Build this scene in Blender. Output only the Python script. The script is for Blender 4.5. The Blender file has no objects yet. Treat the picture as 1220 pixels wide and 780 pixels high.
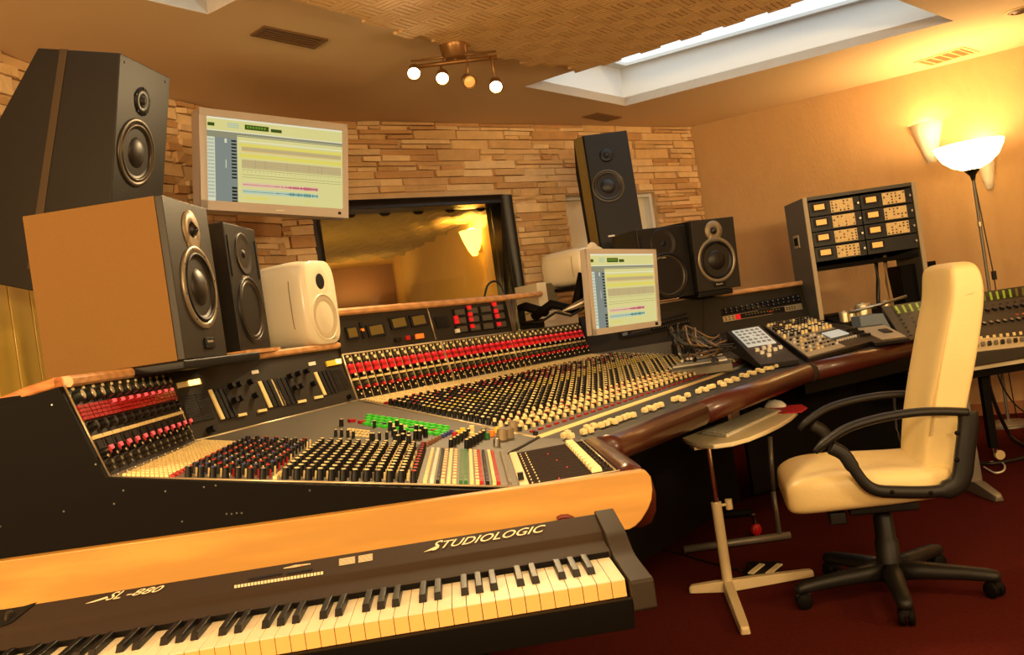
import bpy, bmesh, math, random
from math import sin, cos, pi, radians, atan2, sqrt
from mathutils import Vector as V, Matrix
random.seed(7)
S = bpy.context.scene
COL = S.collection
# ------------------------------------------------------------------ camera
F, ROLL, H = 1106.0, 0.145, 1.17
cr, sr = cos(ROLL), sin(ROLL)
# The desk, what stands on it and the rack are scaled by CAM_SCALE about the camera;
# world() applies that scaling to a point.
CAM_SCALE = [1.0]
def world(p): k = CAM_SCALE[0]; return V((p[0] * k, p[1] * k, H + (p[2] - H) * k))
CX, CY, CF = V((cr, 0, -sr)), V((sr, 0, cr)), V((0, 1, 0))
EYE = V((0, 0, H))
cam = bpy.data.cameras.new('camera'); co = bpy.data.objects.new('camera', cam); COL.objects.link(co)
co.matrix_world = Matrix(((CX.x, CY.x, 0, 0), (CX.y, CY.y, -1, 0), (CX.z, CY.z, 0, H), (0, 0, 0, 1)))
cam.sensor_width = 36; cam.lens = F / 1220 * 36; cam.clip_start = 0.05
S.camera = co
def ray(x, y): return CX * ((x - 610) / F) - CY * ((y - 390) / F) + CF
def az(x, y, z): d = ray(x, y); return EYE + d * ((z - H) / d.z)          # point at pixel on height z
def ay(x, y, Y): d = ray(x, y); return EYE + d * (Y / d.y)                # point at pixel at distance Y
def hit(x, y, p, n): d = ray(x, y); return EYE + d * ((p - EYE).dot(n) / d.dot(n))
# ------------------------------------------------------------------ materials
def lin(c):
    o = []
    for k in c:
        k /= 255.0
        o.append(k / 12.92 if k <= .04045 else ((k + .055) / 1.055) ** 2.4)
    return tuple(o) + (1,)
MATS = {}
def mat(name, rgb, rough=.5, metal=0, bump=0, bscale=200, vary=0, vscale=8, emit=0, ergb=None, spec=None, coat=0, kind='noise', stretch=(1, 1, 1), sheen=0, trans=0, alpha=1):
    if name in MATS: return MATS[name]
    m = bpy.data.materials.new(name); m.use_nodes = True
    nt = m.node_tree; N = nt.nodes; L = nt.links
    b = N['Principled BSDF']
    c = lin(rgb)
    b.inputs['Base Color'].default_value = c
    b.inputs['Roughness'].default_value = rough; b.inputs['Metallic'].default_value = metal
    if spec is not None: b.inputs['Specular IOR Level'].default_value = spec
    if coat: b.inputs['Coat Weight'].default_value = coat; b.inputs['Coat Roughness'].default_value = .12
    if sheen: b.inputs['Sheen Weight'].default_value = sheen
    if trans: b.inputs['Transmission Weight'].default_value = trans
    if emit:
        b.inputs['Emission Color'].default_value = lin(ergb or rgb); b.inputs['Emission Strength'].default_value = emit
    if bump or vary:
        tc = N.new('ShaderNodeTexCoord'); mp = N.new('ShaderNodeMapping'); mp.inputs['Scale'].default_value = stretch
        L.new(tc.outputs['Object'], mp.inputs['Vector'])
    if vary:
        if kind == 'wood':
            w = N.new('ShaderNodeTexWave'); w.wave_type = 'RINGS'; w.rings_direction = 'Z'
            w.inputs['Scale'].default_value = vscale; w.inputs['Distortion'].default_value = 6; w.inputs['Detail'].default_value = 4; w.inputs['Detail Scale'].default_value = 1.2
            out = w.outputs['Fac']; L.new(mp.outputs[0], w.inputs['Vector'])
        else:
            w = N.new('ShaderNodeTexNoise'); w.inputs['Scale'].default_value = vscale; w.inputs['Detail'].default_value = 6
            out = w.outputs['Fac']; L.new(mp.outputs[0], w.inputs['Vector'])
        mx = N.new('ShaderNodeMixRGB'); mx.inputs[1].default_value = tuple(x * (1 - vary) for x in c[:3]) + (1,)
        mx.inputs[2].default_value = tuple(min(1, x * (1 + vary)) for x in c[:3]) + (1,)
        L.new(out, mx.inputs[0]); L.new(mx.outputs[0], b.inputs['Base Color'])
    if bump:
        n = N.new('ShaderNodeTexNoise'); n.inputs['Scale'].default_value = bscale; n.inputs['Detail'].default_value = 4
        L.new(mp.outputs[0], n.inputs['Vector'])
        bp = N.new('ShaderNodeBump'); bp.inputs['Strength'].default_value = bump; bp.inputs['Distance'].default_value = .01
        L.new(n.outputs['Fac'], bp.inputs['Height']); L.new(bp.outputs[0], b.inputs['Normal'])
    MATS[name] = m
    return m
M = dict(
    stone=mat('ledge stone', (205, 172, 128), .9, bump=.6, bscale=40, vary=.22, vscale=9),
    plaster=mat('ceiling paint', (224, 192, 146), .85, bump=.08, bscale=60),
    wallpaper=mat('textured wallpaper', (192, 154, 106), .85, spec=.2, bump=.25, bscale=55, vary=.07, vscale=14, stretch=(1, 1, .45)),
    backwall=mat('plain back wall', (214, 186, 140), .9),
    carpet=mat('dark red carpet', (78, 30, 24), 1.0, bump=.5, bscale=380, vary=.25, vscale=60, spec=.0),
    white=mat('white paint', (232, 230, 222), .7, bump=.1, bscale=90),
    lattice=mat('woven ceiling strips', (226, 184, 124), .75, bump=.15, bscale=90),
    beech=mat('beech veneer', (200, 148, 70), .45, vary=.16, vscale=2.2, kind='wood', stretch=(.7, 6, 5), coat=.25),
    rail=mat('light oak rail', (206, 152, 98), .4, vary=.12, vscale=5, kind='wood', stretch=(1, 1, 8), coat=.3),
    railred=mat('reddish wood rail', (190, 118, 66), .4, vary=.2, vscale=6, kind='wood', stretch=(1, 1, 10), coat=.3),
    chip=mat('chipboard', (124, 90, 46), .8, spec=.2, bump=.06, bscale=220, vary=.08, vscale=240),
    black=mat('black lacquer', (13, 9, 6), .65, spec=.1),
    blackash=mat('black ash veneer', (22, 17, 13), .5, spec=.3, vary=.3, vscale=50, stretch=(6, 6, .6)),
    bronze=mat('olive bronze trim', (128, 104, 52), .45, metal=.2),
    satin=mat('satin black plastic', (20, 17, 15), .42, spec=.35),
    charcoal=mat('charcoal baffle', (40, 35, 28), .5, spec=.35, bump=.08, bscale=300),
    rubber=mat('rubber surround', (10, 9, 8), .5, spec=.3),
    cone=mat('dark polymer cone', (30, 23, 17), .42, spec=.45),
    ring=mat('metal driver ring', (150, 138, 118), .35, metal=.6),
    darkring=mat('dark driver ring', (72, 62, 48), .35, metal=.5),
    plate=mat('tweeter plate', (146, 128, 98), .45, metal=.3),
    creamplast=mat('cream painted aluminium', (238, 226, 196), .4, coat=.3),
    creamgrille=mat('cream grille', (196, 178, 146), .5, bump=.3, bscale=700),
    console=mat('grey brown console paint', (76, 68, 52), .5, bump=.04, bscale=300),
    consoled=mat('dark console paint', (46, 40, 30), .6, spec=.2, bump=.04, bscale=300),
    module=mat('module panel', (112, 104, 86), .5),
    moddark=mat('dark module panel', (34, 29, 24), .5, spec=.3),
    faderbed=mat('dark brown fader bed', (46, 27, 17), .85, spec=.08),
    alu=mat('brushed aluminium', (200, 184, 150), .35, metal=.7),
    steel=mat('steel', (170, 165, 155), .3, metal=.9),
    chrome=mat('chrome', (220, 215, 205), .12, metal=1),
    cream=mat('cream plastic', (240, 216, 150), .45),
    creamcap=mat('cream knob cap', (248, 232, 176), .4),
    blackk=mat('black knob', (14, 12, 11), .38, spec=.35),
    redk=mat('red button', (170, 22, 26), .35),
    redlit=mat('lit red button', (200, 24, 30), .35, emit=.35, ergb=(255, 30, 40)),
    pinklit=mat('red lamp', (255, 90, 90), .35, emit=1.0, ergb=(255, 90, 90)),
    green=mat('green button', (60, 190, 40), .4, emit=.15, ergb=(60, 220, 40)),
    dgreen=mat('dark green knob', (34, 110, 50), .4),
    blue=mat('blue knob', (50, 60, 130), .4),
    navy=mat('navy button', (44, 44, 70), .4),
    yellow=mat('yellow knob', (230, 200, 60), .4),
    orange=mat('orange button', (230, 120, 40), .4, emit=.4, ergb=(255, 130, 40)),
    amber=mat('lit amber lamp', (255, 200, 120), .4, emit=6, ergb=(255, 190, 90)),
    vu=mat('vu meter face', (92, 74, 30), .3, emit=.08, ergb=(200, 150, 50)),
    vulit=mat('lit meter window', (240, 170, 80), .4, emit=.55, ergb=(255, 175, 80)),
    leather=mat('brown leather', (68, 26, 14), .32, bump=.12, bscale=260, coat=.35, vary=.25, vscale=20),
    ivory=mat('cream leather', (226, 202, 142), .42, bump=.1, bscale=120, vary=.05, vscale=14),
    seam=mat('stitched seam', (204, 174, 116), .6),
    plast=mat('chair black plastic', (22, 19, 16), .5, spec=.35, bump=.05, bscale=400),
    whitekey=mat('white key', (246, 236, 205), .25, coat=.3),
    keyfront=mat('yellowish key front', (232, 178, 104), .45),  # key fronts in a deeper yellow than the tops
    pianotop=mat('piano grey brown lid', (50, 38, 28), .7, spec=.2, bump=.05, bscale=400),
    pianocheek=mat('piano cheek', (44, 34, 23), .6, spec=.25),
    print_=mat('cream print', (226, 212, 176), .6),
    bezel=mat('silver bezel', (206, 196, 184), .45, metal=.2),
    cable=mat('black cable', (22, 19, 17), .5),
    cabletan=mat('tan cable', (150, 118, 78), .5),
    cablegrey=mat('grey cable', (90, 76, 60), .5),
    pale=mat('pale table laminate', (232, 216, 176), .4),
    palem=mat('pale enamelled steel', (208, 186, 142), .4),
    whitep=mat('white plastic', (236, 230, 214), .35),
    red=mat('red mouse mat', (196, 40, 50), .6),
    grey=mat('grey steel leg', (120, 112, 100), .4, metal=.4),
    bluegrey=mat('blue grey box', (110, 122, 128), .5),
    foam=mat('yellow brown acoustic foam', (150, 124, 66), .95, bump=.3, bscale=90),
    booth=mat('booth wall', (214, 172, 92), .8, vary=.06, vscale=6),
    boothred=mat('booth red brown panel', (120, 78, 48), .6),
    plank=mat('lamplit pine plank', (226, 186, 84), .45, vary=.08, vscale=1.5, kind='wood', stretch=(2, 2, .3), coat=.3),  # yellow brightened to stand in for lamplight on the wood
    shade=mat('frosted lamp bowl', (255, 240, 210), .6, emit=9, ergb=(255, 216, 140)),
    sconce=mat('lit plaster sconce', (240, 226, 196), .6, emit=.12, ergb=(255, 214, 150)),
    boothlamp=mat('lit booth lamp', (255, 230, 150), .6, emit=7, ergb=(255, 205, 80)),
    bulb=mat('spot bulb', (255, 250, 235), .5, emit=60, ergb=(255, 236, 190)),
    bulboff=mat('unlit bulb painted glow', (200, 150, 80), .3, emit=.6, ergb=(255, 190, 90)),  # switched-off bulb with a faint glow painted in
    skirting=mat('wooden skirting', (150, 92, 48), .5),
    lcd=mat('small lcd', (190, 196, 186), .3, emit=.45, ergb=(210, 220, 210)),
)
# ------------------------------------------------------------------ mesh builder
def U(v): return v.normalized()
class MB:
    def __init__(s): s.v = []; s.f = []; s.m = []; s.sm = []; s.mats = []
    def mi(s, m):
        if m not in s.mats: s.mats.append(m)
        return s.mats.index(m)
    def add(s, vs, fs, m, smooth=False):
        o = len(s.v); s.v += [V(p) for p in vs]; k = s.mi(m)
        for f in fs: s.f.append([o + i for i in f]); s.m.append(k); s.sm.append(smooth)
    def box8(s, p, m):      # p: bottom 4 then top 4
        s.add(p, [(0, 3, 2, 1), (4, 5, 6, 7), (0, 1, 5, 4), (1, 2, 6, 5), (2, 3, 7, 6), (3, 0, 4, 7)], m)
    def box(s, c, a, b, d, m):  # centre and three half-axis vectors
        c = V(c); a = V(a); b = V(b); d = V(d)
        s.box8([c - a - b - d, c + a - b - d, c + a + b - d, c - a + b - d, c - a - b + d, c + a - b + d, c + a + b + d, c - a + b + d], m)
    def abox(s, x0, x1, y0, y1, z0, z1, m):
        s.box(((x0 + x1) / 2, (y0 + y1) / 2, (z0 + z1) / 2), ((x1 - x0) / 2, 0, 0), (0, (y1 - y0) / 2, 0), (0, 0, (z1 - z0) / 2), m)
    def prism(s, poly, vec, m, smooth_side=False):
        n = len(poly); poly = [V(p) for p in poly]; vec = V(vec)
        vs = poly + [p + vec for p in poly]
        s.add(vs, [list(range(n))[::-1], list(range(n, 2 * n))], m)
        s.add(vs, [(i, (i + 1) % n, n + (i + 1) % n, n + i) for i in range(n)], m, smooth_side)
    def lathe(s, prof, o, ax, n, m, smooth=True, cap=True):
        o = V(o); ax = U(V(ax)); t = V((0, 0, 1)) if abs(ax.z) < .9 else V((1, 0, 0))
        a = U(ax.cross(t)); b = ax.cross(a); vs = []
        for r, h in prof:
            for i in range(n):
                w = 2 * pi * i / n; vs.append(o + ax * h + a * (r * cos(w)) + b * (r * sin(w)))
        fs = []
        for k in range(len(prof) - 1):
            for i in range(n):
                j = (i + 1) % n; fs.append((k * n + i, k * n + j, (k + 1) * n + j, (k + 1) * n + i))
        s.add(vs, fs, m, smooth)
        if cap:
            for k in (0, len(prof) - 1):
                if prof[k][0] > 1e-5: s.add(vs[k * n:(k + 1) * n], [list(range(n))], m)
    def cyl(s, p0, p1, r0, r1, n, m, smooth=True):
        p0 = V(p0); p1 = V(p1); s.lathe([(r0, 0), (r1, (p1 - p0).length)], p0, p1 - p0, n, m, smooth)
    def tube(s, pts, r, n, m, flat=1.0, up=None):
        pts = [V(p) for p in pts]; rings = []; N = len(pts)
        ref = V(up) if up is not None else V((0, 0, 1))
        for i, p in enumerate(pts):
            d = U(pts[min(i + 1, N - 1)] - pts[max(i - 1, 0)])
            rf = ref if abs(d.dot(ref)) < .97 else V((1, .3, 0))
            a = U(d.cross(rf)); b = a.cross(d)
            rr = r[i] if isinstance(r, (list, tuple)) else r
            rings.append([p + a * (rr * cos(2 * pi * k / n)) + b * (rr * flat * sin(2 * pi * k / n)) for k in range(n)])
        s.loft(rings, m)
    def loft(s, rings, m, smooth=True, cap=True):
        n = len(rings[0]); vs = [p for r in rings for p in r]; fs = []
        for k in range(len(rings) - 1):
            for i in range(n):
                j = (i + 1) % n; fs.append((k * n + i, k * n + j, (k + 1) * n + j, (k + 1) * n + i))
        if cap: fs += [list(range(n))[::-1], [(len(rings) - 1) * n + i for i in range(n)]]
        s.add(vs, fs, m, smooth)
    def quad(s, a, b, c, d, m): s.add([a, b, c, d], [(0, 1, 2, 3)], m)
    def build(s, name, parent=None, bevel=0, bseg=2, sub=0, recalc=True, **tags):
        me = bpy.data.meshes.new(name)
        if CAM_SCALE[0] != 1: s.v = [world(p) for p in s.v]
        off = V((0, 0, 0))
        if parent is None:
            xs = [p.x for p in s.v]; ys = [p.y for p in s.v]; zs = [p.z for p in s.v]
            off = V(((min(xs) + max(xs)) / 2, (min(ys) + max(ys)) / 2, min(zs)))
        me.from_pydata([p - off for p in s.v], [], s.f)
        for m in s.mats: me.materials.append(m)
        me.polygons.foreach_set('material_index', s.m); me.polygons.foreach_set('use_smooth', s.sm)
        if recalc:
            bm = bmesh.new(); bm.from_mesh(me)
            if sub or bevel: bmesh.ops.remove_doubles(bm, verts=bm.verts, dist=1e-5)
            bmesh.ops.recalc_face_normals(bm, faces=bm.faces); bm.to_mesh(me); bm.free()
        o = bpy.data.objects.new(name, me); COL.objects.link(o); o.location = off
        if parent is not None:
            o.parent = parent
            if parent.type == 'EMPTY': o.matrix_parent_inverse = Matrix.Translation(-V(parent.location))
            elif parent.location.length > 0: o.matrix_parent_inverse = Matrix.Translation(-V(parent.location))
        if bevel:
            b = o.modifiers.new('bevel', 'BEVEL'); b.width = bevel; b.segments = bseg; b.limit_method = 'ANGLE'; b.angle_limit = radians(35)
            me.polygons.foreach_set('use_smooth', [True] * len(me.polygons))
            w = o.modifiers.new('wn', 'WEIGHTED_NORMAL')
        if sub:
            q = o.modifiers.new('sub', 'SUBSURF'); q.levels = sub; q.render_levels = sub
            me.polygons.foreach_set('use_smooth', [True] * len(me.polygons))
        for k, v in tags.items(): o[k] = v
        return o
def thing(name, label, cat, loc, group=None):
    o = bpy.data.objects.new(name, None); COL.objects.link(o); o.location = world(loc); o.empty_display_size = .05
    o['label'] = label; o['category'] = cat
    if group: o['group'] = group
    return o
def struct(o): o['kind'] = 'structure'; return o
def text(txt, name, parent, O, X, Y, size, m, ext=.0006, shear=0, stretch=1, bold=0):
    """flat lettering as a mesh; O lower left corner, X reading direction, Y up"""
    c = bpy.data.curves.new(name, 'FONT'); c.body = txt; c.size = 1; c.extrude = 0; c.shear = shear; c.offset = bold; c.resolution_u = 3
    t = bpy.data.objects.new('tmp', c); COL.objects.link(t)
    me = bpy.data.meshes.new_from_object(t); bpy.data.objects.remove(t)
    X = U(V(X)); Y = V(Y); Y = U(Y - X * Y.dot(X)); Z = X.cross(Y)
    for v in me.vertices: p = v.co.copy(); v.co = world(V(O) + X * (p.x * size * stretch) + Y * (p.y * size) + Z * ext)
    me.materials.clear(); me.materials.append(m)
    o = bpy.data.objects.new(name, me); COL.objects.link(o); o.parent = parent
    if parent.location.length > 0: o.matrix_parent_inverse = Matrix.Translation(-V(parent.location))
    return o
class Pan:
    """bilinear panel: a=(0,0) b=(1,0) c=(1,1) d=(0,1); u runs along a->b, v along a->d"""
    def __init__(s, a, b, c, d, flip=False):
        s.a, s.b, s.c, s.d = V(a), V(b), V(c), V(d)
        s.n = U((s.c - s.a).cross(s.d - s.b))
        mid = (s.a + s.b + s.c + s.d) / 4
        if s.n.dot(EYE + V((0, 0, 1)) - mid) < 0: s.n = -s.n
        s.ux = U((s.b + s.c) - (s.a + s.d)); s.vx = U((s.d + s.c) - (s.a + s.b)); s.mid = mid
    def p(s, u, v, h=0): return (s.a * (1 - u) + s.b * u) * (1 - v) + (s.d * (1 - u) + s.c * u) * v + s.n * h
    def hit(s, x, y, h=0): return hit(x, y, s.mid + s.n * h, s.n)
    def plate(s, mb, u0, u1, v0, v1, h0, h1, m):
        q = [s.p(u0, v0, h0), s.p(u1, v0, h0), s.p(u1, v1, h0), s.p(u0, v1, h0), s.p(u0, v0, h1), s.p(u1, v0, h1), s.p(u1, v1, h1), s.p(u0, v1, h1)]
        mb.box8(q, m)
    def block(s, mb, u, v, wu, wv, h, m, h0=0):
        mb.box(s.p(u, v, (h + h0) / 2), s.ux * wu / 2, s.vx * wv / 2, s.n * (h - h0) / 2, m)
    def knob(s, mb, u, v, r, h, m, top=None, n=8):
        o = s.p(u, v)
        mb.lathe([(r, 0), (r * .86, h)], o, s.n, n, m)
        if top: mb.lathe([(r * .7, h), (r * .6, h + .0015)], o, s.n, n, top)
    def pxbox(s, mb, x0, y0, x1, y1, x2, y2, x3, y3, h, m, h0=0):
        P = [s.hit(*q) for q in ((x0, y0), (x1, y1), (x2, y2), (x3, y3))]
        mb.box8([p + s.n * h0 for p in P] + [p + s.n * h for p in P], m)
def fan(mb, pts, m): mb.add(pts, [list(range(len(pts)))], m)
def wallslab(name, a, b, z0, z1, th, m, outward):
    """vertical slab from a to b in plan, thickness th on the outward side"""
    mb = MB(); a = V((a[0], a[1], 0)); b = V((b[0], b[1], 0)); o = V((outward[0], outward[1], 0)) * th
    q = [a, b, b + o, a + o]
    mb.box8([p + V((0, 0, z0)) for p in q] + [p + V((0, 0, z1)) for p in q], m)
    return struct(mb.build(name))
# ------------------------------------------------------------------ room
CZ = 2.65
STN = [(-2.25, 2.95), (-1.887, 4.514), (-1.644, 5.026), (-1.322, 5.704), (1.755, 7.984)]
CORN = V((1.755, 7.984, 0)); RW = U(V((.866, -.5, 0))); RN = V((-.5, -.866, 0))   # right wall direction and inward normal
RE = CORN + RW * 3.9
LB = (-2.9, 1.2); BK = -2.6
mb = MB(); mb.abox(-4, 6.2, -3, 9, -.1, 0, M['carpet']); struct(mb.build('floor'))
wallslab('wall_right', CORN, RE, 0, CZ, .12, M['wallpaper'], -RN)
wallslab('wall_east', RE, (RE.x, BK), 0, CZ, .12, M['backwall'], (1, 0))
wallslab('wall_back', (-2.9, BK), (RE.x, BK), 0, CZ, .12, M['backwall'], (0, -1))
wallslab('wall_west', LB, (-2.9, BK), 0, CZ, .12, M['backwall'], (-1, 0))
d0 = U(V(STN[0]) - V(LB))
wallslab('wall_left', LB, STN[0], 0, CZ, .12, M['backwall'], (-d0.y, d0.x))
mb = MB(); c0 = CORN + RN * .015; q = [CORN, RE, RE + RN * .018, CORN + RN * .018]
mb.box8([p.copy() for p in q] + [p + V((0, 0, .09)) for p in q], M['skirting']); struct(mb.build('baseboard_right'))
# window and niche openings live on the last stone segment
WA, WB = V(STN[3]).to_3d(), V(STN[4]).to_3d(); WD = U(WB - WA); WN = V((WD.y, -WD.x, 0))   # WN points into the room
def onwall(x, y): return hit(x, y, WA, WN)
def st(p): return (p - WA).dot(WD), p.z
wl = st(onwall(371, 262))[0]; wr = (st(onwall(612, 229))[0] + st(onwall(621, 345))[0]) / 2
wt = st(onwall(500, 236))[1]; wbz = .95
nl = st(onwall(672, 240))[0]; nr = st(onwall(784, 265))[0]; ntp = st(onwall(725, 231))[1]; nb = 1.25
def in_open(s0, s1, z0, z1, seg):
    if seg != 3: return False
    for a, b, c, d in ((wl, wr, wbz, wt), (nl, nr, nb, ntp)):
        if s1 > a + .004 and s0 < b - .004 and z1 > c + .004 and z0 < d - .004: return True
    return False
# backing walls behind the stones, with the openings left free
def backing(name, seg, rects):
    A = V(STN[seg]).to_3d(); B = V(STN[seg + 1]).to_3d(); D = U(B - A); N = V((D.y, -D.x, 0)); mb = MB()
    for s0, s1, z0, z1 in rects:
        q = [A + D * s0, A + D * s1, A + D * s1 - N * .2, A + D * s0 - N * .2]
        mb.box8([p + V((0, 0, z0)) for p in q] + [p + V((0, 0, z1)) for p in q], M['stone'])
    return mb, A, D, N
def stonecol(): return random.choice(SC)
SC = []
for i, c in enumerate([(226, 188, 134), (214, 174, 120), (232, 198, 148), (196, 150, 98), (218, 184, 138), (204, 164, 114)]):
    SC.append(mat('ledge stone %s' % 'abcdef'[i], c, .9, bump=1.0, bscale=16, vary=.2, vscale=12))
for seg in range(4):
    A = V(STN[seg]).to_3d(); B = V(STN[seg + 1]).to_3d(); LEN = (B - A).length
    if seg < 3: rects = [(0, LEN, 0, CZ)]
    else: rects = [(-.02, wl, 0, CZ), (wl, wr, 0, wbz), (wl, wr, wt, CZ), (wr, nl, 0, CZ), (nl, nr, 0, nb), (nl, nr, ntp, CZ), (nr, LEN + .1, 0, CZ)]
    mb, A, D, N = backing('w', seg, rects)
    z = .6 if seg else .9
    while z < CZ - .015:
        h = random.uniform(.04, .085)
        if z + h > CZ - .02: h = CZ - z
        s = -random.uniform(0, .2)
        while s < LEN:
            l = random.uniform(.16, .5); a = max(s, .0); b = min(s + l, LEN)
            if b - a > .02:
                pieces = [(a, b, z, z + h)]
                if random.random() < .5 and h > .055: pieces = [(a, (a + b) / 2, z, z + h * .5), ((a + b) / 2, b, z, z + h * .45), (a, b, z + h * .5, z + h)]
                for (p0, p1, q0, q1) in pieces:
                    # clip against openings
                    if in_open(p0, p1, q0, q1, seg):
                        if in_open(p0, p0 + .01, q0, q1, seg) and in_open(p1 - .01, p1, q0, q1, seg): continue
                        ok = False
                        for edge, side in ((wl, 1), (wr, 0), (nl, 1), (nr, 0)):
                            if p0 < edge < p1:
                                if side: p1 = edge
                                else: p0 = edge
                                ok = True
                        if not ok or p1 - p0 < .02 or in_open(p0, p1, q0, q1, seg): continue
                    t = random.uniform(.008, .038); g = .0022
                    e = [random.uniform(-.003, .003) for _ in range(4)]; dd = [random.uniform(-.009, .009) for _ in range(4)]
                    P = [A + D * (p0 + g) + V((0, 0, q0 + g + e[0])), A + D * (p1 - g) + V((0, 0, q0 + g + e[1])), A + D * (p1 - g) + V((0, 0, q1 - g + e[2])), A + D * (p0 + g) + V((0, 0, q1 - g + e[3]))]
                    cc = (P[0] + P[2]) / 2
                    fr = [cc + (p - cc) * 1.0 + N * (t + dd[i]) for i, p in enumerate(P)]
                    fr = [p + (cc - p) * .04 + N * 0 for p in fr]
                    mb.box8([p - N * .01 for p in P] + fr, stonecol())
            s += l
        z += h
    struct(mb.build('wall_stone'))
# pine plank panel low on the left
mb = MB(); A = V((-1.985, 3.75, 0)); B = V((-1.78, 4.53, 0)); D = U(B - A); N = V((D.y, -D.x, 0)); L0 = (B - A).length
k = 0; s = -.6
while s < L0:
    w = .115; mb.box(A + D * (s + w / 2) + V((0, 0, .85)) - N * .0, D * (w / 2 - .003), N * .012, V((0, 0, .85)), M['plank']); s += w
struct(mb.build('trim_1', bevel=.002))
# ceiling with two skylight wells
a, b, c = V((.296, 5.808)), V((1.051, 6.772)), V((2.975, 5.74)); d = V((1.939, 4.688))
p = V((-1.069, 3.884)); SK = [[a, b, c, d], [p, p + V((.15, -.108)) * 5, p + V((.15, -.108)) * 5 + V((-.165, -.236)) * 4, p + V((-.165, -.236)) * 4]]
outer = [(-3.2, BK - .2), (RE.x + .2, BK - .2), (RE.x + .2, RE.y - .1), tuple((CORN - RN * .2).xy), (-1.2, 6.4), (-2.0, 5.2), (-2.5, 3.2), (-3.2, 1.2)]
bm = bmesh.new(); edges = []
for loop in [outer] + [[tuple(q) for q in sk] for sk in SK]:
    vs = [bm.verts.new((x, y, CZ)) for x, y in loop]
    for i in range(len(vs)): edges.append(bm.edges.new((vs[i], vs[(i + 1) % len(vs)])))
bmesh.ops.triangle_fill(bm, use_beauty=True, edges=edges)
def inpoly(x, y, P):
    r = False; n = len(P)
    for i in range(n):
        x0, y0 = P[i][0], P[i][1]; x1, y1 = P[i - 1][0], P[i - 1][1]
        if (y0 > y) != (y1 > y) and x < (x1 - x0) * (y - y0) / (y1 - y0) + x0: r = not r
    return r
for f in list(bm.faces):
    c_ = f.calc_center_median()
    if any(inpoly(c_.x, c_.y, sk) for sk in SK): bm.faces.remove(f)
r = bmesh.ops.extrude_face_region(bm, geom=list(bm.faces))
for g in r['geom']:
    if isinstance(g, bmesh.types.BMVert): g.co.z += .06
bmesh.ops.recalc_face_normals(bm, faces=bm.faces)
me = bpy.data.meshes.new('ceiling'); bm.to_mesh(me); bm.free(); me.materials.append(M['plaster'])
o = bpy.data.objects.new('ceiling', me); COL.objects.link(o); struct(o)
for si, sk in enumerate(SK):
    mb = MB(); n = len(sk); cen = sum(sk, V((0, 0))) / 4; zt = CZ + .27
    for i in range(n):
        p0, p1 = sk[i], sk[(i + 1) % n]; o0 = U(p0 - cen) * .06; o1 = U(p1 - cen) * .06
        mb.box8([V((*p0, CZ + .001)), V((*p1, CZ + .001)), V((*(p1 + o1), CZ + .001)), V((*(p0 + o0), CZ + .001)), V((*p0, zt)), V((*p1, zt)), V((*(p1 + o1), zt)), V((*(p0 + o0), zt))], M['white'])
    struct(mb.build('trim_%d' % (2 + si)))
    mb = MB(); win = None
    fr = MB()
    for i in range(n):
        p0, p1 = sk[i], sk[(i + 1) % n]; i0 = p0 + (cen - p0) * .07; i1 = p1 + (cen - p1) * .07
        fr.box8([V((*p0, zt)), V((*p1, zt)), V((*i1, zt)), V((*i0, zt)), V((*p0, zt + .04)), V((*p1, zt + .04)), V((*i1, zt + .04)), V((*i0, zt + .04))], M['white'])
    win = struct(fr.build('window_%d' % (2 + si)))
    gm = mat('skylight glass', (250, 255, 255), .05, trans=1)
    mb.add([V((*q, zt + .02)) for q in sk], [(0, 1, 2, 3)], gm); mb.build('glass_pane', win)
# woven lattice panel on the ceiling
LP = [(-1.2, 2.7), (-.614, 3.901), (-.335, 4.4), (0, 4.83), (.33, 5.2), (.566, 5.464), (.60, 5.60), (2.02, 4.63), (1.9, 2.9)]
mb = MB(); cs = .125; ang = radians(-34)
ex, ey = V((cos(ang), sin(ang), 0)), V((-sin(ang), cos(ang), 0))
for i in range(-30, 50):
    for j in range(-10, 60):
        for k in range(4):
            off = (k - 1.5) * cs / 4
            base = ex * (i * cs) + ey * (j * cs)
            if (i + j) % 2: c_ = base + ey * off; hx, hy = ex * cs * .49, ey * cs * .095
            else: c_ = base + ex * off; hx, hy = ex * cs * .095, ey * cs * .49
            if inpoly(c_.x, c_.y, LP): mb.box(c_ + V((0, 0, CZ - .024)), hx, hy, V((0, 0, .007)), M['lattice'])
pan = [V((x, y, CZ - .018)) for x, y in LP]
mb.prism(pan, V((0, 0, .0178)), M['lattice'])
mb.build('ceiling_lattice', label='woven basket pattern panel fixed flat to the ceiling beside the skylight', category='ceiling panel')
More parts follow.
